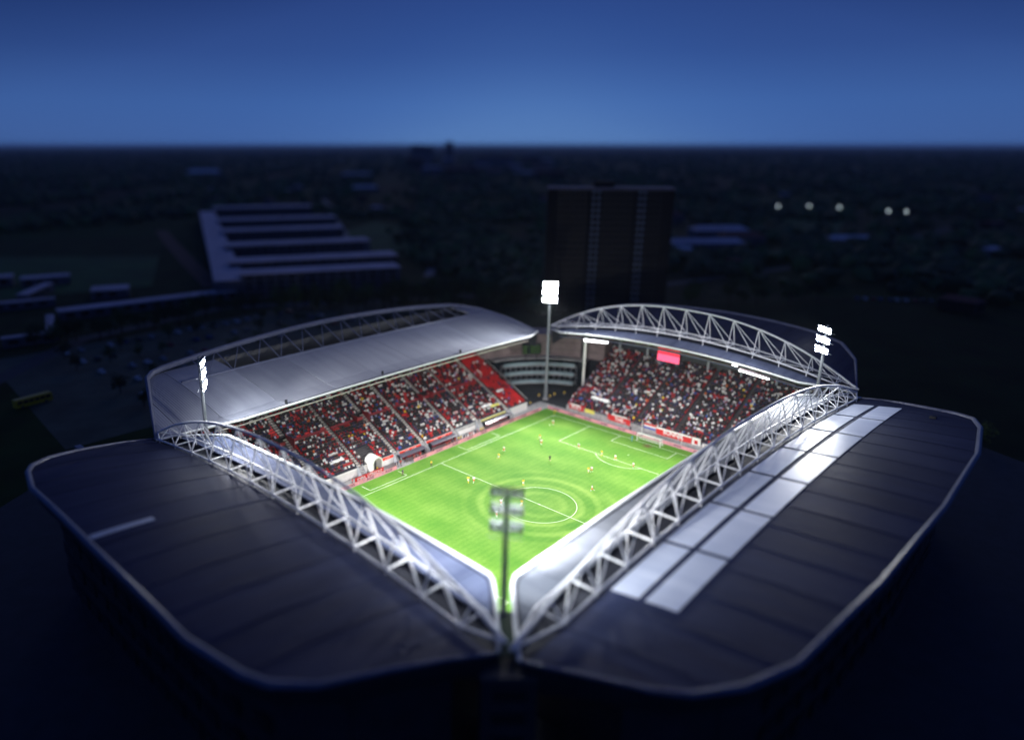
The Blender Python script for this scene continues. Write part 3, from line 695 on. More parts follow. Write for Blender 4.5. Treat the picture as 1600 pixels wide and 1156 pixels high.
for i, z in enumerate((1.2, 4.2, 7.2)):
    arc_band(CR - 1.5 + i * 1.0, CR + 3, z, z + 0.35, M_conc, 'floor_slab', cb, R(20), R(70))
    arc_band(CR - 1.5 + i * 1.0, CR - 1.35 + i * 1.0, z + .36, z + 1.45, M_glassb, 'balustrade', cb, R(20), R(70))
    for j in range(15):
        a = R(18) + R(54) * (j + .5) / 15
        p = (CX + (CR + 2.4) * math.cos(a), CY + (CR + 2.4) * math.sin(a))
        part('mullion', MB().tube([(p[0], p[1], z - 3), (p[0], p[1], z)], 0.09, 5), M_greypole, cb)
arc_band(CR + 1.5, CR + 15, 9.65, 10.1, M_conc, 'roof_slab', cb)
arc_band(CR + 5, CR + 15, 10.1, 18.0, M_beige, 'upper_storey', cb, R(4), R(86))
for z in (12.6, 15.3): arc_band(CR + 4.9, CR + 4.98, z, z + .12, M_conc_d, 'cladding_joint', cb, R(8), R(82))
# black scoreboard in front of the upper storey
sb = thing('scoreboard', 'black scoreboard box above the far corner building', 'scoreboard', (71.0, 58.5, 10.1))
for nm, m, off, z0, z1, hw in (('case', M_black, 0, 12.0, 15.6, 3.4), ('face', M_glassd, -0.62, 12.2, 15.4, 3.2)):
    mb = MB().box(-hw, hw, -0.6 if nm == 'case' else -0.66, 0.6 if nm == 'case' else -0.61, z0, z1)
    me = mb.mesh(nm, m); o = bpy.data.objects.new(nm, me); col.objects.link(o); o.parent = sb; o.location = (0, 0, -10.1)
for dx in (-2, 2):
    me = MB().tube([(dx, 0, 0), (dx, 0, 2.0)], 0.15, 6).mesh('leg', M_black); local('leg', me, sb)
sb.rotation_euler = (0, 0, R(-45 + 5))

# ------------------------------------------------------------------ stair towers in the other corners; near one added to darken the roof gap
def corner_tower(x, y, rz, label):
    t = thing('corner_tower', label, 'tower', (x, y, 0), rz, 'stair towers in the stadium corners')
    local('shaft', MB().box(-3.6, 3.6, -3.0, 3.0, 0, 19.5).mesh('shaft', M_facade), t)
    local('cap', MB().box(-3.8, 3.8, -3.2, 3.2, 19.5, 20.1).mesh('cap', M_conc_d), t)
    for f_ in range(5):
        local('window', MB().box(-2.2, 2.2, -3.06, -2.98, 2.0 + f_ * 3.6, 3.6 + f_ * 3.6).mesh('window', M_glassd), t)
        local('floor_band', MB().box(-3.65, 3.65, -3.05, 3.05, 0.9 + f_ * 3.6, 1.2 + f_ * 3.6).mesh('floor_band', M_conc_d), t)
corner_tower(-68.2, -46.0, R(-45), 'added dark block keeping the roof gap of the near corner dark')  # added block, hides the lit pitch seen through the gap
gc = thing('gap_shade', 'added dark sheet standing in for shade in the gap between the two near roofs', 'roof cover', (-66.4, -44.4, 0), R(-45))  # added sheet, its dark colour stands in for shade between the roofs
local('sheet', MB().box(-1.35, 1.35, -3.6, 5.6, 21.75, 21.95).mesh('sheet', mat('dark_gap_shade', (0.010, 0.030, 0.014), .7)), gc)
for dx_ in (-1.1, 1.1): local('bracket', MB().tube([(dx_, 0, 20.0), (dx_, 0, 21.76)], .1, 6).mesh('bracket', M_dark), gc)
corner_tower(-68.5, 50.5, R(-135), 'dark stair tower under the roof junction at the left')
corner_tower(67.5, -46.5, R(45), 'dark stair tower under the roof junction at the right')
# ------------------------------------------------------------------ floodlight masts
def mast(x, y, label, aim):
    t = thing('floodlight_mast', label, 'floodlight mast', (x, y, 0), 0, 'floodlight masts at the four pitch corners')
    part('pole', MB().tube([(x, y, 0), (x, y, 20), (x, y, 41.6)], [0.62, 0.48, 0.30], 14), mat('mast_paint', (0.20, 0.215, 0.235), .6, 0, .1, 1.0), t, True)
    part('base_plate', MB().tube([(x, y, 0), (x, y, 0.5)], 1.0, 12), M_conc, t)
    d = (Vector((aim[0], aim[1], 0)) - Vector((x, y, 0))).normalized(); sdir = Vector((-d.y, d.x, 0))
    for zi, z in enumerate((35.4, 38.0, 40.6)):
        c = Vector((x, y, z))
        row = part('lamp_row', MB().tube([c - sdir * 2.2 + d * .45, c + sdir * 2.2 + d * .45], 0.11, 6), M_greypole, t)
        sub('walk_frame', MB().tube([c - sdir * 2.3 - d * .5 + Vector((0, 0, -.9)), c + sdir * 2.3 - d * .5 + Vector((0, 0, -.9))], 0.06, 5), M_greypole, row)
        sub('arm', MB().tube([c, c + d * .45], 0.13, 6), M_greypole, row)
        for i in range(5):
            for lv in (-0.42, 0.42):
                o = c + sdir * (-1.8 + 0.9 * i) + d * 0.62 + Vector((0, 0, lv))
                dirn = (Vector((aim[0], aim[1], 0)) + sdir * (-1.8 + .9 * i) * 12 - o).normalized()
                up = Vector((0, 0, 1)); a = dirn.cross(up).normalized(); bb = a.cross(dirn)
                mb = MB(); n = 10
                rings = [(-0.30, 0.14), (-0.12, 0.32), (0.22, 0.42), (0.24, 0.40)]
                vs = [o + dirn * q + (a * math.cos(2 * math.pi * j / n) + bb * math.sin(2 * math.pi * j / n)) * r for q, r in rings for j in range(n)]
                fs = [(i2 * n + j, i2 * n + (j + 1) % n, (i2 + 1) * n + (j + 1) % n, (i2 + 1) * n + j) for i2 in range(3) for j in range(n)]
                mb.add(vs, fs + [tuple(reversed(range(n)))], 0); mb.add([], []); mb.add(vs[30:40], [tuple(range(n))], 1)
                o2 = sub('lamp', mb, [M_housing, M_lens], row)
        ld = bpy.data.lights.new('floodlight', 'SPOT'); ld.energy = SPOT_W; ld.spot_blend = 0.9; ld.shadow_soft_size = 0.9; ld.color = (1.0, 0.985, 0.96)
        lo = bpy.data.objects.new('floodlight', ld); col.objects.link(lo); lo.location = c + d * 1.6
        if zi == 1: tgt = Vector((aim[0], aim[1], 0)); ld.spot_size = R(78); ld.energy = SPOT_W * 3.4; ld.spot_blend = 1.0
        elif zi == 0: tgt = Vector((x * 0.93, -y * 0.8, 6)); ld.spot_size = R(62); ld.energy = SPOT_W * 0.60      # along the goal line
        else: tgt = Vector((-x * 0.8, y * 0.92, 6)); ld.spot_size = R(62); ld.energy = SPOT_W * 0.60             # along the touchline
        lo.rotation_euler = (tgt - lo.location).to_track_quat('-Z', 'Y').to_euler()
mast(-63.3, -41.1, 'nearest floodlight mast, its lamp backs dark against the pitch', (-10, -6))
mast(-62.4, 44.1, 'floodlight mast with three lit lamp rows beside the left roof end', (-10, 6))
mast(61.1, -40.7, 'floodlight mast with three lit lamp rows at the right roof junction', (10, -6))
mast(62.7, 45.3, 'farthest floodlight mast in front of the corner building', (10, 6))
# ================================================================== PEOPLE
M_skin = mat('skin', (0.46, 0.28, 0.20), 0.6); M_hair = mat('hair', (0.03, 0.02, 0.015), 0.7); M_boot = mat('boot', (0.02, 0.02, 0.02), 0.5)
def cloth(name, c): return mat('cloth_' + name, c, 0.8, 0, 0.12, 6.0)
CL = {'white': cloth('white', (0.75, 0.74, 0.72)), 'orange': cloth('orange', (0.72, 0.16, 0.03)), 'yellow': cloth('yellow', (0.80, 0.56, 0.03)),
      'black': cloth('black', (0.012, 0.012, 0.016)), 'navy': cloth('navy', (0.02, 0.025, 0.075)), 'red': cloth('red', (0.45, 0.02, 0.025)),
      'grey': cloth('grey', (0.22, 0.22, 0.24)), 'blue': cloth('blue', (0.04, 0.10, 0.38)), 'teal': cloth('teal', (0.05, 0.30, 0.38)), 'lilac': cloth('lilac', (0.42, 0.38, 0.55))}
def skin_body(joints, edges, subd):
    """joints: list of (x,y,z,r); one continuous skinned body"""
    me = bpy.data.meshes.new('sk'); me.from_pydata([j[:3] for j in joints], edges, [])
    o = bpy.data.objects.new('sk', me); col.objects.link(o)
    m = o.modifiers.new('s', 'SKIN')
    if not me.skin_vertices: me.skin_vertices.new()
    for i, j in enumerate(joints):
        r = j[3]; me.skin_vertices[0].data[i].radius = (r, r) if not isinstance(r, tuple) else r
    me.skin_vertices[0].data[0].use_root = True
    if subd: sd = o.modifiers.new('d', 'SUBSURF'); sd.levels = subd; sd.render_levels = subd
    dg = bpy.context.evaluated_depsgraph_get(); dg.update()
    out = bpy.data.meshes.new_from_object(o.evaluated_get(dg)); bpy.data.objects.remove(o)
    return out
def stand_joints(pose):
    # 0 pelvis 1 belly 2 chest 3 neck 4 head-low 5 head-top, legs, arms; facing +X
    j = [(0, 0, .98, (.15, .12)), (0, 0, 1.15, (.14, .11)), (.01, 0, 1.38, (.17, .12)), (.02, 0, 1.53, .06), (.04, 0, 1.62, .10), (.04, 0, 1.76, .09)]
    e = [(0, 1), (1, 2), (2, 3), (3, 4), (4, 5)]
    for sgn in (-1, 1):
        ph = pose['stride'] * sgn; k = len(j)
        hip = (0, .10 * sgn, .92); kn = (.42 * math.sin(ph), .12 * sgn, .92 - .43 * math.cos(ph))
        p2 = ph - pose['knee'] * (1.0 if sgn < 0 else 0.35)
        an = (kn[0] + .42 * math.sin(p2), .12 * sgn, kn[2] - .42 * math.cos(p2)); toe = (an[0] + .17, an[1], an[2] - .03)
        j += [(*hip, .10), (*kn, .072), (*an, .045), (*toe, .04)]; e += [(0, k), (k, k + 1), (k + 1, k + 2), (k + 2, k + 3)]
        k = len(j); a = -ph * 1.1 + pose['arm']
        sh = (0, .20 * sgn, 1.44); el_ = (.28 * math.sin(a), (.26 + pose['out']) * sgn, 1.44 - .28 * math.cos(a)); fo = a + .7
        ha = (el_[0] + .26 * math.sin(fo), el_[1] + .02 * sgn, el_[2] - .26 * math.cos(fo))
        j += [(*sh, .075), (*el_, .05), (*ha, .04)]; e += [(2, k), (k, k + 1), (k + 1, k + 2)]
    zmin = min(q[2] for q in j) - .04
    return [(q[0], q[1], q[2] - zmin, q[3]) for q in j], e
def player_mesh(pose, shirt, shorts, socks, hair=M_hair, subd=1):
    j, e = stand_joints(pose); me = skin_body(j, e, subd); H = max(v.co.z for v in me.vertices); pelv = j[0][2]
    ms = [M_skin, shirt, shorts, socks, M_boot, hair]
    for m in ms: me.materials.append(m)
    for p in me.polygons:
        c = p.center; z = c.z
        arm = abs(c.y) > 0.215
        if z > pelv + .60: i = 5 if (z > H - .09 or c.x < -0.01 + j[4][0] - .04 and z > H - .2) else 0
        elif z > pelv + .10: i = 1 if (not arm or z > pelv + .27) else 0
        elif arm and z > pelv - .25 and abs(c.y) > .23: i = 0
        elif z > pelv - .36: i = 2
        elif z > pelv - .46: i = 0
        elif z > 0.09: i = 3
        else: i = 4
        p.material_index = i; p.use_smooth = True
    return me
POSES = [dict(stride=.15, knee=.1, arm=.05, out=.02), dict(stride=.5, knee=.9, arm=.1, out=.03), dict(stride=.32, knee=.4, arm=.1, out=.10), dict(stride=-.45, knee=.6, arm=.1, out=.05)]
KIT = {'home': (CL['white'], CL['orange'], CL['white']), 'away': (CL['yellow'], CL['white'], CL['yellow']), 'ref': (CL['black'], CL['black'], CL['black']),
       'keeper': (CL['teal'], CL['teal'], CL['teal']), 'lines': (CL['yellow'], CL['black'], CL['black']), 'dark': (CL['navy'], CL['black'], CL['black']), 'red': (CL['red'], CL['black'], CL['black']), 'steward': (CL['yellow'], CL['navy'], CL['navy'])}
PM = {}
def person(kit, pose, x, y, rz, label, group=None, z=0.0, sc_=1.0):
    key = (kit, pose)
    if key not in PM: PM[key] = player_mesh(POSES[pose], *KIT[kit])
    o = bpy.data.objects.new('person', PM[key]); col.objects.link(o); o.location = (x, y, z); o.rotation_euler = (0, 0, rz); o.scale = (sc_,) * 3
    return tag(o, label, 'person', group)
SCL = 1.12
PL = [('home', 0, 44.9, 28.9, 3.6, 'player in white shirt and orange shorts beside the ball near the far corner'),
 ('away', 1, 32.6, 24.7, -.6, 'yellow-shirted player close behind an orange-shorted opponent left of the penalty area'),
 ('home', 2, 29.8, 22.1, 0.4, 'white and orange player just before a yellow opponent left of the penalty area'),
 ('home', 0, 35.0, 12.5, 3.0, 'white and orange player on the penalty area line left of the arc'),
 ('away', 2, 35.3, 4.9, 2.6, 'player in yellow and white on the penalty arc'),
 ('home', 3, 35.5, 0.6, 2.9, 'player in white and orange inside the penalty arc line, feet apart'),
 ('home', 0, 34.4, -5.7, 2.7, 'player in white and orange at the right end of the penalty arc'),
 ('ref', 1, 22.1, 13.2, 0.8, 'referee in black alone between the centre circle and the penalty area'),
 ('away', 1, 23.3, 1.3, 0.2, 'player in yellow overlapping an orange-shorted opponent in the right midfield'),
 ('home', 3, 24.3, 1.0, 3.3, 'player in white and orange shoulder to shoulder with a yellow one in right midfield'),
 ('keeper', 0, 50.9, 4.5, 3.1, 'goalkeeper in teal standing left of the goal'),
 ('home', 1, 18.2, 26.6, -.5, 'player in white and orange behind a yellow one near the left touchline'),
 ('away', 1, 13.3, 24.4, -.4, 'player in yellow ahead of an orange-shorted one near the left touchline'),
 ('away', 2, -3.6, 20.4, 0.5, 'player in yellow on the halfway line beside an opponent, left of the circle'),
 ('home', 2, -2.7, 19.3, 0.2, 'player in white and orange on the halfway line beside a yellow opponent'),
 ('away', 0, 5.1, 9.1, 0.9, 'player in yellow and white at the upper edge of the centre circle'),
 ('home', 1, 14.9, -5.4, 2.0, 'player in white and orange alone right of the centre circle'),
 ('away', 3, -3.9, 2.4, 0.6, 'player in yellow inside the centre circle beside the near mast lamps'),
 ('home', 0, -7.2, 6.2, 0.3, 'player in white seen between the lamp rows of the near mast, upper gap'),
 ('home', 2, -12.2, 3.3, 0.6, 'player in white seen just below the middle lamp row of the near mast'),
 ('away', 2, -0.8, -15.6, 1.2, 'player in yellow partly hidden by the near-right roof edge'),
 ('lines', 0, -3.6, 34.2, -1.5, 'assistant referee in yellow top on the left touchline near the halfway line'),
 ('dark', 0, -12.9, 35.6, -1.4, 'coach in dark clothes standing in the technical area'),
 ('red', 0, -25.8, 40.8, -1.2, 'person in red top standing behind the left boards near the truss')]
for kit, po, x, y, rz, lb in PL: person(kit, po, x, y, rz, lb, sc_=SCL)
for i, (x, y) in enumerate([(61.5, 47.2), (63.6, 44.0), (66.4, 44.2), (70.0, 42.6), (53.2, 44.5)]):
    person('steward', 0, x, y, -2.3, ['steward in yellow jacket left of the far mast foot', 'steward in yellow jacket right beside the far mast foot', 'steward in yellow jacket second to the right of the far mast foot', 'steward in yellow jacket farthest right of the far mast', 'steward in yellow jacket at the end of the left stand wall'][i], 'stewards in the far corner', sc_=SCL)
kits = ['red', 'red', 'dark', 'red', 'lines', 'lines', 'dark', 'dark']
for i, kx in enumerate(np.linspace(9.0, 25.0, 14)):
    person(kits[i % 8], 0, kx, 40.55 + 0.2 * (i % 2), -1.57 + 0.3 * math.sin(i * 3), '%s person from left in the row behind the boards at right-hand dugout' % ORD[i], 'row of people at the right-hand dugout', sc_=SCL)
for i, kx in enumerate((-11.2, -10.1, -9.2, -6.6, -4.2, -3.1, -1.8, 0.6, 3.4)):
    person(['dark', 'dark', 'red', 'dark', 'red', 'dark', 'red', 'dark', 'dark'][i], 0, kx, 40.5 + 0.25 * (i % 2), -1.5 + .4 * math.sin(i * 5), '%s person from left behind the boards near the left-hand dugout' % ORD[i], 'row of people at the left-hand dugout', sc_=SCL)
person('lines', 0, -16.4, 41.9, -1.57, 'person in yellow vest standing in the white tunnel arch', sc_=SCL)
person('dark', 0, 56.9, 8.6, 3.1, 'photographer in dark clothes behind the boards left of the goal', sc_=SCL)
# ball
bm = bmesh.new(); bmesh.ops.create_icosphere(bm, subdivisions=2, radius=0.16); me = bpy.data.meshes.new('ball'); bm.to_mesh(me); bm.free(); me.materials.append(CL['white'])
me.polygons.foreach_set('use_smooth', [True] * len(me.polygons)); o = link('football', me, None, (44.1, 29.6, .165)); tag(o, 'white ball on the grass near the far corner', 'ball')
# ------------------------------------------------------------------ goal and corner flag
gl = thing('goal', 'white goal with net at the far-right end of the pitch', 'goal', (52.5, 0, 0))
gx = 52.56
for sg in (-1, 1):
    part('post', MB().tube([(gx, 3.72 * sg, 0), (gx, 3.72 * sg, 2.5)], 0.10, 10), M_whiteink, gl, True)
    part('net_stay', MB().tube([(gx, 3.72 * sg, 2.46), (gx + 0.9, 3.72 * sg, 2.4), (gx + 2.1, 3.72 * sg, 0.02)], 0.05, 6), M_whiteink, gl, True)
part('crossbar', MB().tube([(gx, -3.72, 2.5), (gx, 3.72, 2.5)], 0.10, 10), M_whiteink, gl, True)
part('ground_bar', MB().tube([(gx + 2.1, -3.72, 0.04), (gx + 2.1, 3.72, 0.04)], 0.05, 6), M_whiteink, gl, True)
mb = MB()
def strand(a, b_): mb.tube([a, b_], 0.016, 3, 0, False)
for i in range(0, 31):
    y = -3.72 + 7.44 * i / 30
    strand((gx, y, 2.46), (gx + .9, y, 2.4)); strand((gx + .9, y, 2.4), (gx + 2.1, y, 0.03))
for i in range(12):
    t_ = i / 11; x = gx + .9 + 1.2 * t_; z = 2.4 - 2.37 * t_; strand((x, -3.72, z), (x, 3.72, z))
    for sg in (-1, 1): strand((gx, 3.72 * sg, z), (x, 3.72 * sg, z))
for i in range(4):
    x = gx + .9 * i / 3; strand((x, -3.72, 2.45), (x, 3.72, 2.45))
part('net', mb, M_net, gl)
for (x, y, s_) in ((56.6, 4.6, 1), (56.6, -8.4, -1)):
    pass
cf = thing('corner_flag', 'yellow corner flag at the far corner of the pitch', 'flag', (52.5, 34, 0))
part('flag_pole', MB().tube([(52.5, 34, 0), (52.5, 34, 1.7)], 0.04, 6), CL['yellow'], cf)
part('flag_cloth', MB().add([(52.5, 34, 1.7), (52.5, 34, 1.25), (52.8, 33.75, 1.3), (53.05, 33.6, 1.5), (52.8, 33.78, 1.72)], [(0, 1, 2, 3, 4)]), CL['yellow'], cf)
# net-holding poles behind the goal
for yv, lb in ((4.9, 'left white pole behind the goal net'), (-8.0, 'right white pole behind the goal net')):
    t = thing('net_pole', lb, 'pole', (57.2, yv, 0)); part('shaft', MB().tube([(57.2, yv, 0), (57.2, yv, 5.0)], 0.07, 8), M_whiteink, t, True)
    part('foot', MB().box(56.9, 57.5, yv - .3, yv + .3, 0, .08), M_greypole, t)

# ------------------------------------------------------------------ advertising boards with lettering
TXT = text_mesh('AGIS', 0.95, M_navy, 0.0, 0.15)
logo = MB()
for i in range(10):
    a0 = 2 * math.pi * i / 10; logo.add([(0.16 * math.cos(a0), 0.16 * math.sin(a0), 0), (0.30 * math.cos(a0), 0.30 * math.sin(a0), 0), (0.30 * math.cos(a0 + .5), 0.30 * math.sin(a0 + .5), 0)], [(0, 1, 2)])
LOGO = logo.mesh('logo', mat('purple_ink', (0.28, 0.10, 0.38), .5))
def board(cx, cy, rz, length, label, group):
    t = thing('advertising_board', label, 'advertising board', (cx, cy, 0), rz, group)
    local('panel', BOARD(length), t); local('support', BSUP(length), t)
    local('lettering', TXT, t, (0.25, -0.078, 0.50), (R(82), 0, 0)).scale = (1.25, 1, 1)
    local('logo', LOGO, t, (-1.75, -0.078, 0.50), (R(82), 0, 0))
BC = {}
def BOARD(L):
    if ('b', L) not in BC:
        mb = MB(); mb.add([(-L / 2, -0.14, 0.02), (L / 2, -0.14, 0.02), (L / 2, 0.0, 1.0), (-L / 2, 0.0, 1.0), (-L / 2, -0.06, 0.02), (L / 2, -0.06, 0.02), (L / 2, 0.06, 1.0), (-L / 2, 0.06, 1.0)],
            [(0, 1, 2, 3), (4, 7, 6, 5), (3, 2, 6, 7), (0, 4, 5, 1), (0, 3, 7, 4), (1, 5, 6, 2)]); BC[('b', L)] = mb.mesh('panel', M_pink)
    return BC[('b', L)]
def BSUP(L):
    if ('s', L) not in BC:
        mb = MB()
        for x in (-L / 2 + .4, L / 2 - .4): mb.box(x - .03, x + .03, 0.06, 0.5, 0.0, 0.06); mb.tube([(x, 0.48, 0.03), (x, 0.05, 0.85)], 0.03, 4)
        BC[('s', L)] = mb.mesh('support', M_greypole)
    return BC[('s', L)]
for i in range(15):
    x = -40.2 + i * 6.45
    if -8.4 < x < -5.5: continue
    board(x, 39.95, 0, 6.4, '%s pink sponsor board from the far corner along the left touchline' % ORD[14 - i], 'pink boards along the left touchline')
for i in range(11):
    board(56.15, 36.3 - i * 6.2, R(-90), 6.15, '%s pink sponsor board from the far corner behind the far goal line' % ORD[i], 'pink boards behind the far goal line')

# ------------------------------------------------------------------ banners, flags and panels
def banner(x, y, z, rz, L, H, m, label, txt=None, tm=None, ts=1.0, name='banner', tilt=90, off=0.0, bend=0.05, strips=()):
    t = thing(name, label, 'banner', (x, y, z), rz)
    mb = MB(); n = 14; vs = []
    ph = random.uniform(0, 6)
    for i in range(n + 1):
        u = -L / 2 + L * i / n; d = bend * math.sin(i * 1.3 + ph)
        vs += [(u, d, 0.04 * math.sin(i * .9 + ph)), (u, d * .3, H)]
    mb.add(vs, [(2 * i, 2 * i + 2, 2 * i + 3, 2 * i + 1) for i in range(n)])
    mb.add([(a, b_ + 0.03, c) for a, b_, c in vs], [(2 * i, 2 * i + 1, 2 * i + 3, 2 * i + 2) for i in range(n)])
    local('cloth', mb.mesh('cloth', m), t)
    for (u0, u1, z0, z1, sm_) in strips:
        local('stripe', MB().box(u0, u1, -bend - .05, -bend - .02, z0, z1).mesh('stripe', sm_), t)
    if txt: local('lettering', text_mesh(txt, ts, tm), t, (off, -bend - .06, H / 2), (R(90), 0, 0))
    return t
RZD = R(-90)   # a banner on the far-right stand's front faces the pitch (-X)
fx = 59.55
banner(fx, 30.3, 0.9, RZD, 5.6, 1.9, M_redban, 'red and white supporters banner at the corner end of the far-right stand', 'BUSO', M_whiteink, 1.5, strips=((-2.6, 1.6, 1.45, 1.85, M_whiteink),))
banner(fx, 25.2, 1.0, RZD, 3.6, 1.3, M_yelban, 'yellow banner hanging left of the red one with large white letters')
banner(fx, 14.4, 0.8, RZD, 8.2, 1.9, M_redban, 'red banner with the white word THE beside the goal', 'THE', M_whiteink, 1.75, off=0.2, strips=((-2.6, 3.0, 1.95, 2.45, CL['white']),))
banner(fx, 3.6, 1.7, RZD, 4.0, 1.7, M_whiteink, 'red, white and blue striped flag above the goal', strips=((-2, 2, 1.14, 1.7, M_redban), (-2, 2, 0, .57, M_blueink)))
banner(fx, -4.2, 0.9, RZD, 11.4, 2.3, M_redban, 'long red and white banner reading BUNNIK behind the goal', 'BUNNIK', M_whiteink, 1.75, off=0.0, strips=((-5.6, 5.6, 1.75, 2.3, M_whiteink),))
banner(fx, -11.3, 0.9, RZD, 2.6, 2.3, M_whiteink, 'white banner with a red shield to the right of the goal', strips=((-.5, .5, .4, 1.5, M_redban),))
banner(fx, -15.0, 1.0, RZD, 3.4, 1.0, M_whiteink, 'small white banner with dark print right of the shield banner', strips=((-1.2, 1.2, .35, .6, M_navy),))
banner(fx, -24.6, 0.8, RZD, 8.6, 2.0, M_redban, 'red banner starting with white letters SI beside the near-right roof', 'SIDE', M_whiteink, 1.75, off=0.0, strips=((-3.8, -1.2, 1.6, 2.5, CL['white']), (0.2, 4.0, 1.9, 2.3, M_yelban)))
# panels along the top of the left stand's white wall
fy = 43.66
def cpanel(x, L, m, label, txt=None, tm=M_whiteink, z=1.75, H=.75, ts=.6):
    t = thing('wall_panel', label, 'panel', (x, fy, z)); local('board', MB().box(-L / 2, L / 2, -.05, .05, 0, H).mesh('board', m), t)
    if txt: local('lettering', text_mesh(txt, ts, tm, 0, .35), t, (0, -.075, H / 2), (R(90), 0, 0))
M_ledred = mat('led_red', (0.6, 0.03, 0.01), 0.4, emit=(1.0, 0.05, 0.01), es=0.35)
cpanel(-11.4, 4.8, M_ledred, 'red lit wall panel with white script beside the tunnel arch', 'smurfit')
cpanel(-2.8, 8.8, M_ledred, 'long red lit wall panel with white script below the middle blocks', 'smurfit      smurfit')
cpanel(8.9, 11.0, M_ledred, 'longest red lit wall panel with white script left of the halfway dugout', 'smurfit         smurfit')
cpanel(20.6, 8.8, M_conc, 'grey wall panel with raised lettering under the right-middle block', 'Stadion', M_whiteink)
cpanel(33.0, 12.4, M_yelban, 'yellow wall banner under the block next to the last one', None)
cpanel(45.6, 8.6, M_white, 'plain white wall panel at the corner end of the left stand', None, z=0.6, H=2.0)
t = banner(-19.9, 40.9, 0.25, 0, 9.8, 1.35, M_redban, 'red banner with white letters in front of the tunnel arch', 'JOMA  UTRECHT', M_whiteink, 1.15)
cpanel(-27.5, 10.6, M_white, 'white wall panel with faint print left of the tunnel arch', None, z=0.6, H=1.6)
# banners lying over seats
for (x, i, L, nm, m) in [(44, 7, 3.2, 'white cloth spread over seats in the emptiest end block', M_whiteink), (33.5, 3, 4.6, 'long white cloth over the lower seats beside the yellow wall banner', M_whiteink), (36.5, 2, 4.0, 'yellow cloth over the front seats above the yellow wall banner', M_yelban), (-26, 3, 4.5, 'white cloth over front seats near the red end of the left stand', M_whiteink)]:
    yv = 44 + i * RD; zv = 2.6 + i * RH + .92
    banner(x, yv, zv, 0, L, 0.9, m, nm, bend=.1).rotation_euler = (R(-62), 0, 0)
banner(fx + 4.2, 24.5, 3.6 + .9, RZD, 6.5, 1.2, M_whiteink, 'white cloth stretched over the portal in the far-right crowd').rotation_euler = (R(-50), 0, RZD)

# ------------------------------------------------------------------ dugouts
M_dug = mat('dugout_sheet', (0.09, 0.085, 0.11), 0.25, 0, 0.15, 1.0)
def dugout(x0, x1, label):
    t = thing('dugout', label, 'dugout', ((x0 + x1) / 2, 42.3, 0)); n = 8; pr = []
    for i in range(n + 1):
        a = math.pi / 2 * i / n; pr.append((43.3 - 2.0 * math.sin(a), 0.3 + 1.8 * math.cos(a) ** .8 if i < n else 0.3))
    pr = [(43.35, 0.0), (43.35, 2.1), (42.6, 2.25), (41.7, 2.1), (41.2, 1.85)]
    vs = [(x, y, z) for x in (x0, x1) for y, z in pr]; k = len(pr)
    mb = MB().add(vs, [(i, i + 1, k + i + 1, k + i) for i in range(k - 1)]); mb.add([(x, y - .0, z + .05) for x, y, z in vs], [(i, k + i, k + i + 1, i + 1) for i in range(k - 1)])
    part('canopy', mb, M_dug, t)
    for x in (x0, x1): part('end_panel', MB().add([(x, 43.35, 0), (x, 43.35, 2.1), (x, 42.6, 2.25), (x, 41.7, 2.1), (x, 41.9, 0)], [(0, 1, 2, 3, 4)]), M_glassd, t)
    nseat = int((x1 - x0) / 0.9)
    for i in range(nseat):
        x = x0 + .5 + i * .9; part('seat', MB().box(x - .28, x + .28, 42.4, 42.95, .35, .45).box(x - .28, x + .28, 42.95, 43.05, .45, 1.1), M_redwall, t)
dugout(-8.2, 1.4, 'dark dugout left of the halfway line below the red panels')
dugout(4.0, 14.2, 'dark dugout right of the halfway line below the longest red panel')
dugout(27.4, 39.2, 'dark low shelter below the yellow wall banner')

# ================================================================== CROWD
def seated_body(subd, lean=0.0, arms=0):
    j = [(0, 0, .50, (.16, .14)), (0, -.02, .78, (.15, .12)), (0, .0 + lean, 1.0, (.17, .11)), (0, .02 + lean, 1.12, .06), (0, .0 + lean, 1.22, .10), (0, .0 + lean, 1.33, .085)]
    e = [(0, 1), (1, 2), (2, 3), (3, 4), (4, 5)]
    for sg in (-1, 1):
        k = len(j); j += [(.10 * sg, -.42, .50, .085), (.11 * sg, -.46, .06, .055)]; e += [(0, k), (k, k + 1)]
        k = len(j)
        if arms == 1: j += [(.22 * sg, 0, 1.03, .06), (.30 * sg, -.1, 1.26, .05), (.16 * sg, -.14, 1.46, .04)]
        else: j += [(.22 * sg, 0, .98, .065), (.26 * sg, -.10, .72, .05), (.12 * sg, -.32, .62, .045)]
        e += [(2, k), (k, k + 1), (k + 1, k + 2)]
    me = skin_body(j, e, subd); return me
def color_seated(me, mats):
    for m in mats: me.materials.append(m)
    for p in me.polygons:
        z = p.center.z; ax = abs(p.center.x)
        if z > 1.27 and ax < .12: i = 2
        elif z > 1.10 and ax < .12: i = 1
        elif z < .58 and p.center.y < -.05: i = 3
        else: i = 0
        p.material_index = i; p.use_smooth = True
    return me
TOPS = ['black', 'navy', 'grey', 'white', 'red', 'blue', 'lilac', 'yellow', 'orange']
PROB = np.array([.52, .19, .03, .14, .07, .02, .02, .006, .004]); PROB /= PROB.sum()
M_jeans = mat('jeans', (0.03, 0.035, 0.06), 0.8)
def noise2(a, b_): return 0.5 + 0.25 * math.sin(a * .31 + b_ * .7 + 1.3) + 0.25 * math.sin(a * .83 - b_ * .41 + 4.0)
people = []
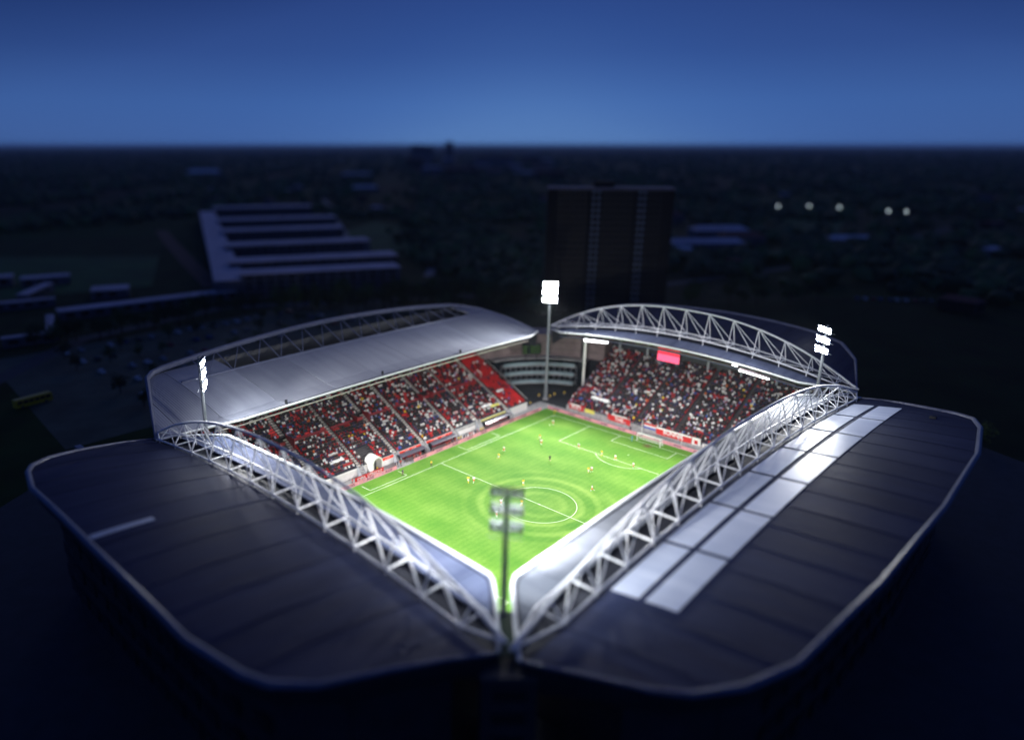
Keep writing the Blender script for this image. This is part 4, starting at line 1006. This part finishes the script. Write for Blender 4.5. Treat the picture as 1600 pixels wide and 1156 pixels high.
for k in 'CD':
    F = SP[k].F; b = BOWL[k]
    for (i, u, w0, z) in crowd_slots[k]:
        f = noise2(u, i)
        if k == 'C':
            x = u + F.O[0]
            p = .97 if i < 15 else .86
            if x > 41: p = .16
            elif x > 27: p = .85 if i < 12 else .55
            p *= 0.60 + .62 * f
        else:
            y = u + F.O[1]; p = 1.02 * (.74 + .45 * f)
            if y > 24: p *= .75
        if RNG.random() > p: continue
        top = int(RNG.choice(len(TOPS), p=PROB))
        if RNG.random() < .18 and people and people[-1][0] == k: top = people[-1][6]
        stand_ = .30 if (k == 'D' and RNG.random() < .5) else 0.0
        pos = F(u + RNG.uniform(-.05, .05), w0 + .22, z - .02 + stand_)
        people.append((k, i, pos[0], pos[1], pos[2], RNG.uniform(-.35, .35), top, RNG.uniform(.93, 1.08), 1 if RNG.random() < .05 else 0))
camv = Vector(cam.location)
def in_view(q):
    v = Vector((q[2], q[3], q[4])); loc = cam.matrix_basis.inverted() @ v
    px = 692 + 1124.07 * loc.x / -loc.z; py = 578 - 1124.07 * loc.y / -loc.z
    # skip what the truss or the roof of the near-left stand hides
    return (375 < px < 1240) and (py < 0.0) is False and (px > 520 or py < 650 + (px - 375) * .52), -loc.z
scored = []
for n_, q in enumerate(people):
    ok, d = in_view(q)
    scored.append((0 if ok and q[0] == 'C' and q[1] < 15 else 1, d, n_))
single = set(n_ for _, _, n_ in sorted(scored)[:300])
SEAT = {}
for top in range(len(TOPS)):
    for ar in (0, 1): SEAT[(top, ar)] = color_seated(seated_body(1, -.03, ar), [CL[TOPS[top]], M_skin, M_hair, M_jeans])
ORDER = {}; CNT = {}
for n_, q in enumerate(people):
    if q[0] != 'C': continue
    key = (q[1], sum(1 for a in AISLE['C'] if q[2] > a - 1)); CNT[key] = CNT.get(key, -1) + 1; ORDER[n_] = CNT[key]
CN = {'black': 'black jacket', 'navy': 'dark blue jacket', 'grey': 'grey top', 'white': 'white top', 'red': 'red top', 'blue': 'bright blue top', 'lilac': 'pale lilac top', 'yellow': 'yellow top', 'orange': 'orange top'}
RZS = {'C': 0.0, 'D': R(-90)}
for n_ in sorted(single):
    k, i, x, y, z, r, top, s_, ar = people[n_]
    o = bpy.data.objects.new('person', SEAT[(top, ar)]); col.objects.link(o); o.location = (x, y, z); o.rotation_euler = (0, 0, RZS[k] + r); o.scale = (s_,) * 3
    blk = sum(1 for a in AISLE['C'] if x > a - 1)
    tag(o, '%s in %s, %s row, %s from left in %s block, far-left stand' % ('arms-up spectator' if ar else 'spectator', CN[TOPS[top]], ORD[i], ORD[ORDER[n_]], ORD[blk]), 'person', 'spectators in the lower left blocks')
# the rest of the crowd: too many to be single things
tmpl = []
for ar in (0, 1):
    me = color_seated(seated_body(0, -.03, ar), [M_skin] * 4)
    me.calc_loop_triangles()
    tmpl.append((np.array([v.co[:] for v in me.vertices]), [tuple(p.vertices) for p in me.polygons], [p.material_index for p in me.polygons]))
cm = [CL[c] for c in TOPS] + [M_skin, M_hair, M_jeans]; nT = len(TOPS)
V = []; Fs = []; MI = []; base = 0
for n_, (k, i, x, y, z, r, top, s_, ar) in enumerate(people):
    if n_ in single: continue
    tv, tf, ti = tmpl[ar]; a = RZS[k] + r; c_, q_ = math.cos(a) * s_, math.sin(a) * s_
    W = np.stack([x + tv[:, 0] * c_ - tv[:, 1] * q_, y + tv[:, 0] * q_ + tv[:, 1] * c_, z + tv[:, 2] * s_], 1); V.append(W)
    Fs += [tuple(v + base for v in f) for f in tf]; MI += [top if j == 0 else nT + j - 1 for j in ti]; base += len(tv)
mb = MB(); mb.v = [tuple(v) for v in np.concatenate(V).tolist()]; mb.f = Fs; mb.m = MI
o = mb.build('crowd', cm); tag(o, 'dense crowd of spectators filling the two far stands', 'crowd', kind='stuff')
print('people', len(people), 'crowd faces', len(Fs))
# ================================================================== SURROUNDINGS
CAM = Vector(cam.location)
def lift(x, y, z):
    """the point at height z on the line of sight that meets the ground at (x, y)"""
    f = (CAM.z - z) / CAM.z; return (CAM.x + (x - CAM.x) * f, CAM.y + (y - CAM.y) * f)
M_brick = mat('dark_brick', (0.005, 0.005, 0.006), 0.85, 0, 0.25, 0.2)
M_palec = mat('pale_roof', (0.62, 0.52, 0.54), 0.8, 0, 0.2, 0.06)
M_graywall = mat('grey_wall', (0.09, 0.09, 0.12), 0.7, 0, 0.2, 0.2)
M_redroof = mat('red_tiles', (0.16, 0.05, 0.035), 0.85, 0, 0.25, 0.3)
def oriented(name, cx, cy, rz, label, cat='building', group=None): return thing(name, label, cat, (cx, cy, 0), rz, group)
# --- dark apartment tower behind the far-right stand
tw = oriented('apartment_tower', 198.4, 110.2, R(-52), 'dark tall apartment tower with window columns behind the far-right stand')
TH, TWd, TD = 62.8, 62.5, 16.0
local('wall', MB().box(-TWd / 2, TWd / 2, -TD / 2, TD / 2, 0, TH).mesh('wall', M_brick), tw)
local('roof_edge', MB().box(-TWd / 2 - .3, TWd / 2 + .3, -TD / 2 - .3, TD / 2 + .3, TH, TH + 1.1).mesh('roof_edge', mat('parapet', (0.16, 0.15, 0.18), .8, 0, .2, .3)), tw)
local('lift_house', MB().box(-8, 2, -4, 4, TH + 1.1, TH + 4).mesh('lift_house', M_brick), tw)
wm = {m: MB().box(-.7, .7, -.06, .06, 0, 1.5).mesh('window', m) for m in (M_winb, M_win_lit, M_glassd)}
NF = 21
for f_ in range(NF):
    z = 1.2 + f_ * TH / NF
    for c_, xo in enumerate((-8.2, -5.6, 14.5, 16.8)):
        mm = M_winb
        o = local('window', wm[mm], tw, (xo, -TD / 2 - .03, z))
    for xo in (-TD / 2 + 2.5, -TD / 2 + 6):
        local('window', wm[M_winb], tw, (TWd / 2 + .03, xo, z), (0, 0, R(90)))
    mbw = MB()
    for xo in list(np.arange(-25, -10, 2.5)) + list(np.arange(-2.5, 12, 2.5)) + list(np.arange(19.5, 26, 2.5)):
        mbw.box(xo - .75, xo + .75, -TD / 2 - .05, -TD / 2 + .05, z, z + 1.4)
    local('window_row', mbw.mesh('window_row', M_black), tw)['kind'] = 'stuff'
    local('floor_band', MB().box(-TWd / 2 - .05, TWd / 2 + .05, -TD / 2 - .12, -TD / 2 + .02, z - 1.1, z - .8).mesh('floor_band', M_brick), tw)
# --- comb-shaped office complex on the left
comb = thing('office_complex', 'comb-shaped office complex of parallel wings with pale flat roofs on the left', 'building', (150, 420, 0))
wings = [((288.5, 695), (388.5, 640), 26), ((222, 562), (325, 508), 24), ((178, 474), (270, 425), 22), ((133, 388), (228, 338), 21), ((96, 316), (192, 266), 19), ((78, 272), (160, 228), 17)]
for (a, b_, dep) in wings:
    av = Vector(a); bv = Vector(b_); d = (bv - av).normalized(); nn = Vector((-d.y, d.x))
    if nn.dot(Vector((1, 1))) < 0: nn = -nn
    def wbox(u0, u1, v0, v1, z0, z1):
        P = [av + d * u + nn * v for u, v in ((u0, v0), (u1, v0), (u1, v1), (u0, v1))]; return MB().prism([(p.x, p.y) for p in P], z0, z1)
    L = (bv - av).length
    wing = part('wing', wbox(0, L, 0, dep, 0, 13.6), M_graywall, comb)
    sub('roof', wbox(-.4, L + .4, -.4, dep + .4, 13.6, 14.3), M_palec, wing)
    for fl in range(4):
        for i in range(int(L / 6)):
            u = 2 + i * 6; sub('window', wbox(u, u + 4.6, -.08, .05, 1.4 + fl * 3.2, 3.2 + fl * 3.2), M_glassd, wing)
sp = part('spine', MB().prism([(66, 280), (80, 272), (290, 695), (276, 702)], 0, 10.5), M_graywall, comb)
sub('roof', MB().prism([(65.5, 280), (80.5, 271.5), (290.5, 695), (275.5, 702.3)], 10.5, 11.1), M_palec, sp)
# --- low buildings with pale flat roofs at the far left
def low_house(poly, h, label, m=M_palec):
    t = thing('low_building', label, 'building', (poly[0][0], poly[0][1], 0), 0, 'low flat-roofed buildings')
    part('wall', MB().prism(poly, 0, h), M_graywall, t)
    c = Vector((sum(p[0] for p in poly) / len(poly), sum(p[1] for p in poly) / len(poly)))
    part('roof', MB().prism([tuple(c + (Vector(p) - c) * 1.02) for p in poly], h, h + .5), m, t)
    # doorway and windows on the side that faces the stadium
    a = Vector(poly[0]); b_ = Vector(poly[1]); d = (b_ - a).normalized(); nn = Vector((-d.y, d.x)); L = (b_ - a).length
    for i in range(max(1, int(L / 7))):
        p = a + d * (2 + i * 7); q = p + d * 4
        if (q - a).length < L - .5: part('window', MB().prism([tuple(p + nn * .06), tuple(p - nn * .06), tuple(q - nn * .06), tuple(q + nn * .06)], 1.2, h - .8), M_glassd, t)
def quad(a, b_, wd):
    a = Vector(a); b_ = Vector(b_); d = (b_ - a).normalized(); nn = Vector((-d.y, d.x)) * wd; 
    return [tuple(a), tuple(b_), tuple(b_ + nn), tuple(a + nn)]
low_house(quad((-14, 288), (78, 274), 9), 4.5, 'long narrow pale-roofed link building leading to the office complex')
low_house(quad((-50, 252), (-28, 248), 3.5), 4, 'narrow pale-roofed wing closest to the left picture edge')
low_house(quad((-28, 254), (-18, 286), 3.5), 4, 'pale-roofed wing joining the courtyard to the link building')
low_house(quad((-47, 340), (-4, 328), 4), 4, 'pale-roofed wing along the back of the courtyard')
low_house(quad((-62, 262), (-50, 340), 4), 4, 'pale-roofed wing at the outer left of the courtyard')
low_house(quad((-12, 345), (10, 372), 6), 5, 'small pale-roofed house behind the courtyard')
low_house(quad((16, 330), (34, 322), 14), 5, 'squat house with pale roof right of the courtyard')
low_house(quad((0, 400), (26, 392), 10), 5, 'lone house farther behind the courtyard')
low_house(quad((-30, 420), (-2, 410), 12), 5.5, 'broad house farthest behind the courtyard')
# --- scattered far buildings
def far_block(x, y, L, wd, h, rz, roof, wall, label):
    t = thing('far_building', label, 'building', (x, y, 0), rz, 'far buildings among the trees')
    local('wall', MB().box(-L / 2, L / 2, -wd / 2, wd / 2, 0, h).mesh('wall', wall), t)
    local('roof', MB().add([(-L / 2 - .5, -wd / 2 - .5, h), (L / 2 + .5, -wd / 2 - .5, h), (L / 2 + .5, wd / 2 + .5, h), (-L / 2 - .5, wd / 2 + .5, h), (-L / 2 + wd * .2, 0, h + wd * .18), (L / 2 - wd * .2, 0, h + wd * .18)], [(0, 1, 5, 4), (1, 2, 5), (2, 3, 4, 5), (3, 0, 4), (0, 3, 2, 1)]).mesh('roof', roof), t)
    mbw = MB()
    for i in range(int(L / 8)):
        for f_ in range(max(1, int(h / 4))): mbw.box(-L / 2 + 2 + i * 8, -L / 2 + 6.5 + i * 8, -wd / 2 - .06, -wd / 2 + .05, 1 + f_ * 4, 3 + f_ * 4)
    local('window_row', mbw.mesh('window_row', M_glassd), t)['kind'] = 'stuff'
M_bright = mat('bright_roof', (0.55, 0.56, 0.60), 0.6, 0, 0.1, 0.05)
far_block(575, 100, 38, 16, 6, R(-48), M_bright, M_graywall, 'white-roofed hall standing alone in the right-hand fields')
far_block(395, 178, 40, 14, 7, R(-40), M_bright, M_graywall, 'pale hall just right of the dark tower')
far_block(455, 175, 60, 18, 7, R(-42), M_palec, M_graywall, 'long grey hall to the right of the pale one')
far_block(500, 165, 36, 22, 9, R(-42), M_redroof, M_graywall, 'red-roofed block in the right middle distance')
far_block(545, 205, 50, 22, 8, R(-42), M_palec, M_graywall, 'grey block behind the red-roofed one')
far_block(620, 330, 90, 24, 9, R(-45), M_redroof, M_graywall, 'long red-roofed terrace level with the tower top')
far_block(900, 1880, 90, 50, 10, R(-25), M_bright, M_graywall, 'far pale hall at the upper left')
far_block(750, 980, 46, 22, 9, R(-35), M_bright, M_graywall, 'pale hall between the office complex and the tower')
far_block(1150, 1500, 80, 30, 8, R(-35), M_palec, M_graywall, 'grey hall below the town on the horizon')
for i in range(26):
    a = YAW - (-40 + i * 9.0) / 1124.07 * .9 - random.uniform(-.01, .01); dist = random.uniform(1900, 3600); h = random.choice((10, 12, 14, 18, 22, 30, 38))
    x = CAM.x + math.cos(a) * dist; y = CAM.y + math.sin(a) * dist
    far_block(x, y, random.uniform(30, 90), random.uniform(14, 30), h, a + R(90) + random.uniform(-.5, .5), random.choice((M_redroof, M_redroof, M_palec)), random.choice((M_brick, mat('pinkish_wall', (0.26, 0.16, 0.14), .8), M_graywall)),
              'town block on the horizon, %s from left' % ORD[i])
for j_, (px_, hh) in enumerate(((655, 80), (702, 94), (668, 76))):
    a = YAW - (px_ - 692) / 1124.07; x = CAM.x + math.cos(a) * 3300; y = CAM.y + math.sin(a) * 3300
    far_block(x, y, 60 if j_ != 1 else 34, 30, hh, a + R(90), M_redroof, M_graywall, ['tall block left of the town centre near the horizon', 'highest tower of the town breaking the horizon', 'lower tall block beside the highest town tower'][j_])
HN = ORD + ['fortieth'] + ['forty-' + q for q in ORD[:9]]
for i in range(46):
    a = YAW + random.uniform(-.75, .62); dist = random.uniform(420, 1500)
    x = CAM.x + math.cos(a) * dist; y = CAM.y + math.sin(a) * dist
    if 40 < x < 420 and 190 < y < 740: continue
    far_block(x, y, random.uniform(10, 22), random.uniform(8, 12), random.uniform(5, 8), random.uniform(0, 3), random.choice((M_redroof, M_palec, M_redroof)), random.choice((M_brick, M_graywall)), 'small dim house, %s of those scattered in the dark fields' % HN.pop(0))
# --- street lamps, bus, vans
def street_lamp(x, y, i):
    h = 11.0; fx_, fy_ = lift(x, y, h)
    t = thing('street_lamp', ['leftmost of five distant lit lamps on the right', 'second from left of five distant lit lamps', 'middle one of five distant lit lamps', 'fourth of five distant lit lamps', 'rightmost of five distant lit lamps'][i], 'street lamp', (fx_, fy_, 0), 0, 'distant lit lamps on the right')
    local('pole', MB().tube([(0, 0, 0), (0, 0, h), (0, -.8, h + .5)], [.16, .1, .08], 8).mesh('pole', M_greypole), t)
    local('head', MB().box(-.9, .9, -1.6, -.2, h + .3, h + .6).mesh('head', M_greypole), t)
    bm = bmesh.new(); bmesh.ops.create_icosphere(bm, subdivisions=2, radius=.8); me = bpy.data.meshes.new('lens'); bm.to_mesh(me); bm.free(); me.materials.append(M_street)
    local('lens', me, t, (0, -.9, h + .1))
for i, p_ in enumerate([(970.9, 310.6), (1002.3, 278.9), (1008.7, 240.5), (987.7, 173), (993.5, 153.3)]): street_lamp(*p_, i)
M_yel = mat('yellow_coach', (0.65, 0.42, 0.02), 0.35); M_tyre = mat('tyre', (0.012, 0.012, 0.012), 0.8); M_rimw = mat('wheel_rim', (0.3, 0.3, 0.32), 0.4, .6)
def wheel_mesh(r, wd):
    mb = MB(); mb.tube([(0, -wd / 2, 0), (0, wd / 2, 0)], r, 14, 0); mb.tube([(0, -wd / 2 - .01, 0), (0, wd / 2 + .01, 0)], r * .55, 10, 1); return mb.mesh('wheel', [M_tyre, M_rimw])
WM = wheel_mesh(.33, .22); WB = wheel_mesh(.5, .3)
bus = thing('bus', 'yellow bus on the dark road at the far left', 'bus', (-64, 166, 0), R(8))
local('body', MB().prism([(-6, -1.25), (6, -1.25), (6, 1.25), (-6, 1.25)], .4, 3.0).mesh('body', M_yel), bus)
local('roof', MB().box(-5.8, 5.8, -1.1, 1.1, 3.0, 3.15).mesh('roof', M_yel), bus)
for sg in (-1, 1):
    for i in range(6): local('window', MB().box(-5.4 + i * 1.85, -3.8 + i * 1.85, sg * 1.26 - .02, sg * 1.26 + .02, 1.5, 2.6).mesh('window', M_glassd), bus)
    for xx in (-4, 3.8): local('wheel', WB, bus, (xx, sg * 1.15, .5))
local('windscreen', MB().box(6.0, 6.04, -1.1, 1.1, 1.2, 2.8).mesh('windscreen', M_glassd), bus)
CARC = {}
def car_meshes(c):
    if c in CARC: return CARC[c]
    m = mat('car_' + c, {'white': (.7, .7, .72), 'silver': (.35, .37, .4), 'black': (.01, .01, .012), 'blue': (.03, .06, .2), 'red': (.3, .02, .02), 'grey': (.12, .12, .13)}[c], .25, .0)
    prof = [(-2.1, .35), (-2.15, .7), (-1.95, .92), (-1.35, .98), (-.85, 1.42), (.55, 1.45), (1.15, .98), (1.95, .82), (2.12, .6), (2.1, .35)]
    def ext(pr, hw, inner):
        vs = [(x, -hw, z) for x, z in pr] + [(x, hw, z) for x, z in pr]
        n = len(pr)
        vs = [(x, y * (inner if z > 1.1 else 1), z) for x, y, z in vs]
        return MB().add(vs, [tuple(range(n)), tuple(reversed(range(n, 2 * n)))] + [(i, n + i, n + (i + 1) % n, (i + 1) % n) for i in range(n)])
    body = ext(prof, .86, .82).mesh('body', m)
    gl = MB()
    for sg in (-1, 1): gl.add([(-1.2, sg * .86, 1.0), (.95, sg * .86, 1.0), (.5, sg * .73, 1.38), (-.8, sg * .73, 1.36)], [(0, 1, 2, 3)])
    side_g = gl.mesh('side_window', M_glassd)
    ws = MB().add([(.60, -.66, 1.44), (.60, .66, 1.44), (1.17, .76, 1.0), (1.17, -.76, 1.0)], [(0, 1, 2, 3)]).mesh('windscreen', M_glassd)
    rw = MB().add([(-.90, -.64, 1.41), (-.90, .64, 1.41), (-1.38, .76, 1.0), (-1.38, -.76, 1.0)], [(0, 3, 2, 1)]).mesh('rear_window', M_glassd)
    CARC[c] = (body, side_g, ws, rw); return CARC[c]
def car(x, y, rz, c, label, group):
    t = thing('parked_car', label, 'car', (x, y, 0), rz, group)
    for nm, me in zip(('body', 'side_window', 'windscreen', 'rear_window'), car_meshes(c)): local(nm, me, t, (0, 0, 0.02 if nm != 'body' else 0))
    for xx in (-1.3, 1.3):
        for sg in (-1, 1): local('wheel', WM, t, (xx, sg * .8, .33))
cols = ['white', 'silver', 'white', 'blue', 'grey', 'red', 'silver', 'silver', 'white', 'black']
for r_ in range(5):
    for i in range(22):
        if random.random() < .25: continue
        c = random.choice(cols)
        car(-34 + i * 6.2 + random.uniform(-.3, .3), 148 + r_ * 19 + random.uniform(-.4, .4), R(90 + random.uniform(-4, 4)), c, '%s car, %s from left in the %s row behind the left stand' % (c, ORD[i], ORD[r_]), 'cars in the car park behind the left stand')
for i in range(18):
    c = random.choice(cols); car(325 + i * 2.4, 22 - i * 3.6 + random.uniform(-.4, .4), R(30), c, '%s car, %s from left in the dim row on the far right' % (c, ORD[i]), 'cars parked in a row on the far right')
# small lit kiosks in the open near corner
def kiosk(x, y, rz, m, label):
    t = thing('kiosk', label, 'kiosk', (x, y, 0), rz)
    local('body', MB().box(-1.6, 1.6, -1.1, 1.1, 0, 2.3).mesh('body', m), t); local('roof', MB().add([(-1.9, -1.5, 2.3), (1.9, -1.5, 2.3), (1.9, 1.5, 2.3), (-1.9, 1.5, 2.3), (0, 0, 3.0)], [(0, 1, 4), (1, 2, 4), (2, 3, 4), (3, 0, 4), (0, 3, 2, 1)]).mesh('roof', m), t)
    local('hatch', MB().box(-1.2, 1.2, -1.14, -1.08, 1.0, 1.9).mesh('hatch', M_glassd), t)
kiosk(-62.0, -52.5, R(-45), M_white, 'small white kiosk in the open near corner below the roofs')
kiosk(-56.5, -57.0, R(-45), M_redban, 'small red kiosk right of the white one in the near corner')
kiosk(-59.5, -55.5, R(-45), CL['teal'], 'small teal kiosk between the white and the red one')
# ------------------------------------------------------------------ trees
M_bark = mat('bark', (0.04, 0.03, 0.022), 0.9)
M_leaf = [mat('leaf_dark', (0.018, 0.042, 0.010), 0.8, 0, .35, .5), mat('leaf_mid', (0.040, 0.095, 0.020), 0.8, 0, .35, .5), mat('leaf_brown', (0.030, 0.060, 0.016), 0.8, 0, .3, .5)]
def crown_mesh(seed, m, h=9.0, rad=3.6, nleaf=900):
    rg = np.random.default_rng(seed); mb = MB(); cl = []
    for i in range(26):
        d = rg.normal(size=3); d /= np.linalg.norm(d); r = rg.uniform(.35, 1.0)
        cl.append((d[0] * rad * r, d[1] * rad * r, h * .62 + d[2] * h * .34 * r, rg.uniform(.8, 1.6)))
    vs = []; fs = []
    for i in range(nleaf):
        c = cl[rg.integers(len(cl))]; p = np.array(c[:3]) + rg.normal(size=3) * c[3] * .55
        a = rg.normal(size=3); a /= np.linalg.norm(a); b_ = np.cross(a, rg.normal(size=3)); b_ /= np.linalg.norm(b_); s_ = rg.uniform(.18, .42)
        k = len(vs); vs += [tuple(p + a * s_), tuple(p + b_ * s_ * .6), tuple(p - a * s_), tuple(p - b_ * s_ * .6)]; fs.append((k, k + 1, k + 2, k + 3))
    return mb.add(vs, fs).mesh('crown', m)
def trunk_mesh(seed, h=9.0):
    rg = random.Random(seed); mb = MB().tube([(0, 0, 0), (.1, 0, h * .3), (0, .1, h * .7)], [.3, .2, .08], 7)
    for i in range(5):
        a = rg.uniform(0, 6.3); z = h * rg.uniform(.28, .5); mb.tube([(0.05, 0, z), (math.cos(a) * 1.8, math.sin(a) * 1.8, z + h * .25)], [.11, .04], 5)
    return mb.mesh('trunk', M_bark)
TT = [(trunk_mesh(i), crown_mesh(i, M_leaf[i % 3])) for i in range(6)]
def tree(x, y, s_, label, group):
    i = random.randrange(6); t = thing('tree', label, 'tree', (x, y, 0), random.uniform(0, 6.3), group); t.scale = (s_, s_, s_ * random.uniform(.9, 1.15))
    local('trunk', TT[i][0], t); local('crown', TT[i][1], t)
for r_ in range(5):
    for i in range(13):
        if random.random() < .3: continue
        tree(-38 + i * 11.5 + random.uniform(-2, 2), 138 + r_ * 19.5 + random.uniform(-1, 1), random.uniform(.55, .9), 'leafy tree, %s from left in the %s tree row of the car park' % (ORD[i], ORD[r_]), 'trees in the car park')
for i in range(34):
    x = -40 + i * 6.2 + random.uniform(-2, 2); y = 240 - max(0, (x - 60)) * .55 + random.uniform(-5, 5); tree(x, y, random.uniform(.9, 1.5), 'broad dark tree, %s from left in the belt before the office complex' % ORD[i], 'trees between car park and office complex')
for i in range(26):
    x = 130 + i * 7 + random.uniform(-4, 4); y = 170 - i * 5.5 + random.uniform(-10, 10)
    if abs(x - 196) < 34 and abs(y - 112) < 30: continue
    tree(x, y, random.uniform(.9, 1.6), 'dark tree, %s from left in the belt at the tower foot' % ORD[i], 'trees around the tower')
for i in range(30):
    tree(95 + (i % 10) * 9 + random.uniform(-4, 4), 205 + (i // 10) * 13 - (i % 10) * 6 + random.uniform(-4, 4), random.uniform(1.0, 1.7), 'tall dark tree, %s in the grove behind the right half of left stand' % ORD[i], 'grove behind the left stand')
for i in range(30):
    tree(random.uniform(-170, -95), random.uniform(95, 260), random.uniform(.8, 1.4), 'dark tree, %s of the park trees left of the stadium' % ORD[i], 'trees left of the stadium')
PT = list(range(7))
for (x, y) in ((-118, -42), (-113, -55), (-62, -118), (-40, -112), (60, -118), (85, -104), (118, -70)):
    tree(x, y, random.uniform(.7, .9), 'young tree on the plaza, %s round the near roofs from the left' % ORD[PT.pop(0)], 'plaza trees below the near roofs')
# far woods and hedgerows: one mass
rg = np.random.default_rng(3); V = []; Fc = []; MI = []; base = 0
bm = bmesh.new(); bmesh.ops.create_icosphere(bm, subdivisions=1, radius=1.0); iv = np.array([v.co[:] for v in bm.verts]); bf = [tuple(v.index for v in f.verts) for f in bm.faces]; bm.free()
cnt = 0
while cnt < 9000:
    a = YAW + rg.uniform(-.85, .75); dist = 330 * math.exp(rg.uniform(0, 3.2)); x = CAM.x + math.cos(a) * dist; y = CAM.y + math.sin(a) * dist
    if -80 < x < 430 and 120 < y < 740 and not (x > 215 + (y - 240) * .47): continue
    if y < 120 and x < 330: continue
    nv = math.sin(x * .011 + 2) * math.sin(y * .013 + 1) + .6 * math.sin(x * .031 - y * .027) + .4 * math.sin(y * .05 + x * .02)
    if nv < .15 and rg.random() > .06: continue
    s_ = rg.uniform(3, 7) * (1 + dist / 3500)
    P = iv * (1 + rg.normal(size=(len(iv), 1)) * .22) * np.array([s_, s_, s_ * .8]) + np.array([x, y, s_ * .55])
    V.append(P); Fc += [tuple(base + i for i in f) for f in bf]; MI += [int(rg.integers(3))] * len(bf); base += len(iv); cnt += 1
mb = MB(); mb.v = [tuple(v) for v in np.concatenate(V).tolist()]; mb.f = Fc; mb.m = MI
tag(mb.build('woodland', M_leaf), 'dark woods and hedgerows spreading to the horizon', 'woodland', kind='stuff')
# ------------------------------------------------------------------ haze
if HAZE:
    m = bpy.data.materials.new('haze_air'); m.use_nodes = True; n = m.node_tree.nodes; n.clear()
    ou = n.new('ShaderNodeOutputMaterial'); vo = n.new('ShaderNodeVolumePrincipled'); vo.inputs['Density'].default_value = HAZE; vo.inputs['Color'].default_value = (0.80, 0.88, 1.0, 1); vo.inputs['Anisotropy'].default_value = 0.0
    m.node_tree.links.new(vo.outputs[0], ou.inputs['Volume'])
    o = MB().box(-31000, 31000, -31000, 31000, -1.2, 96).build('haze', m); tag(o, 'thin blue evening haze over the land', kind='stuff')
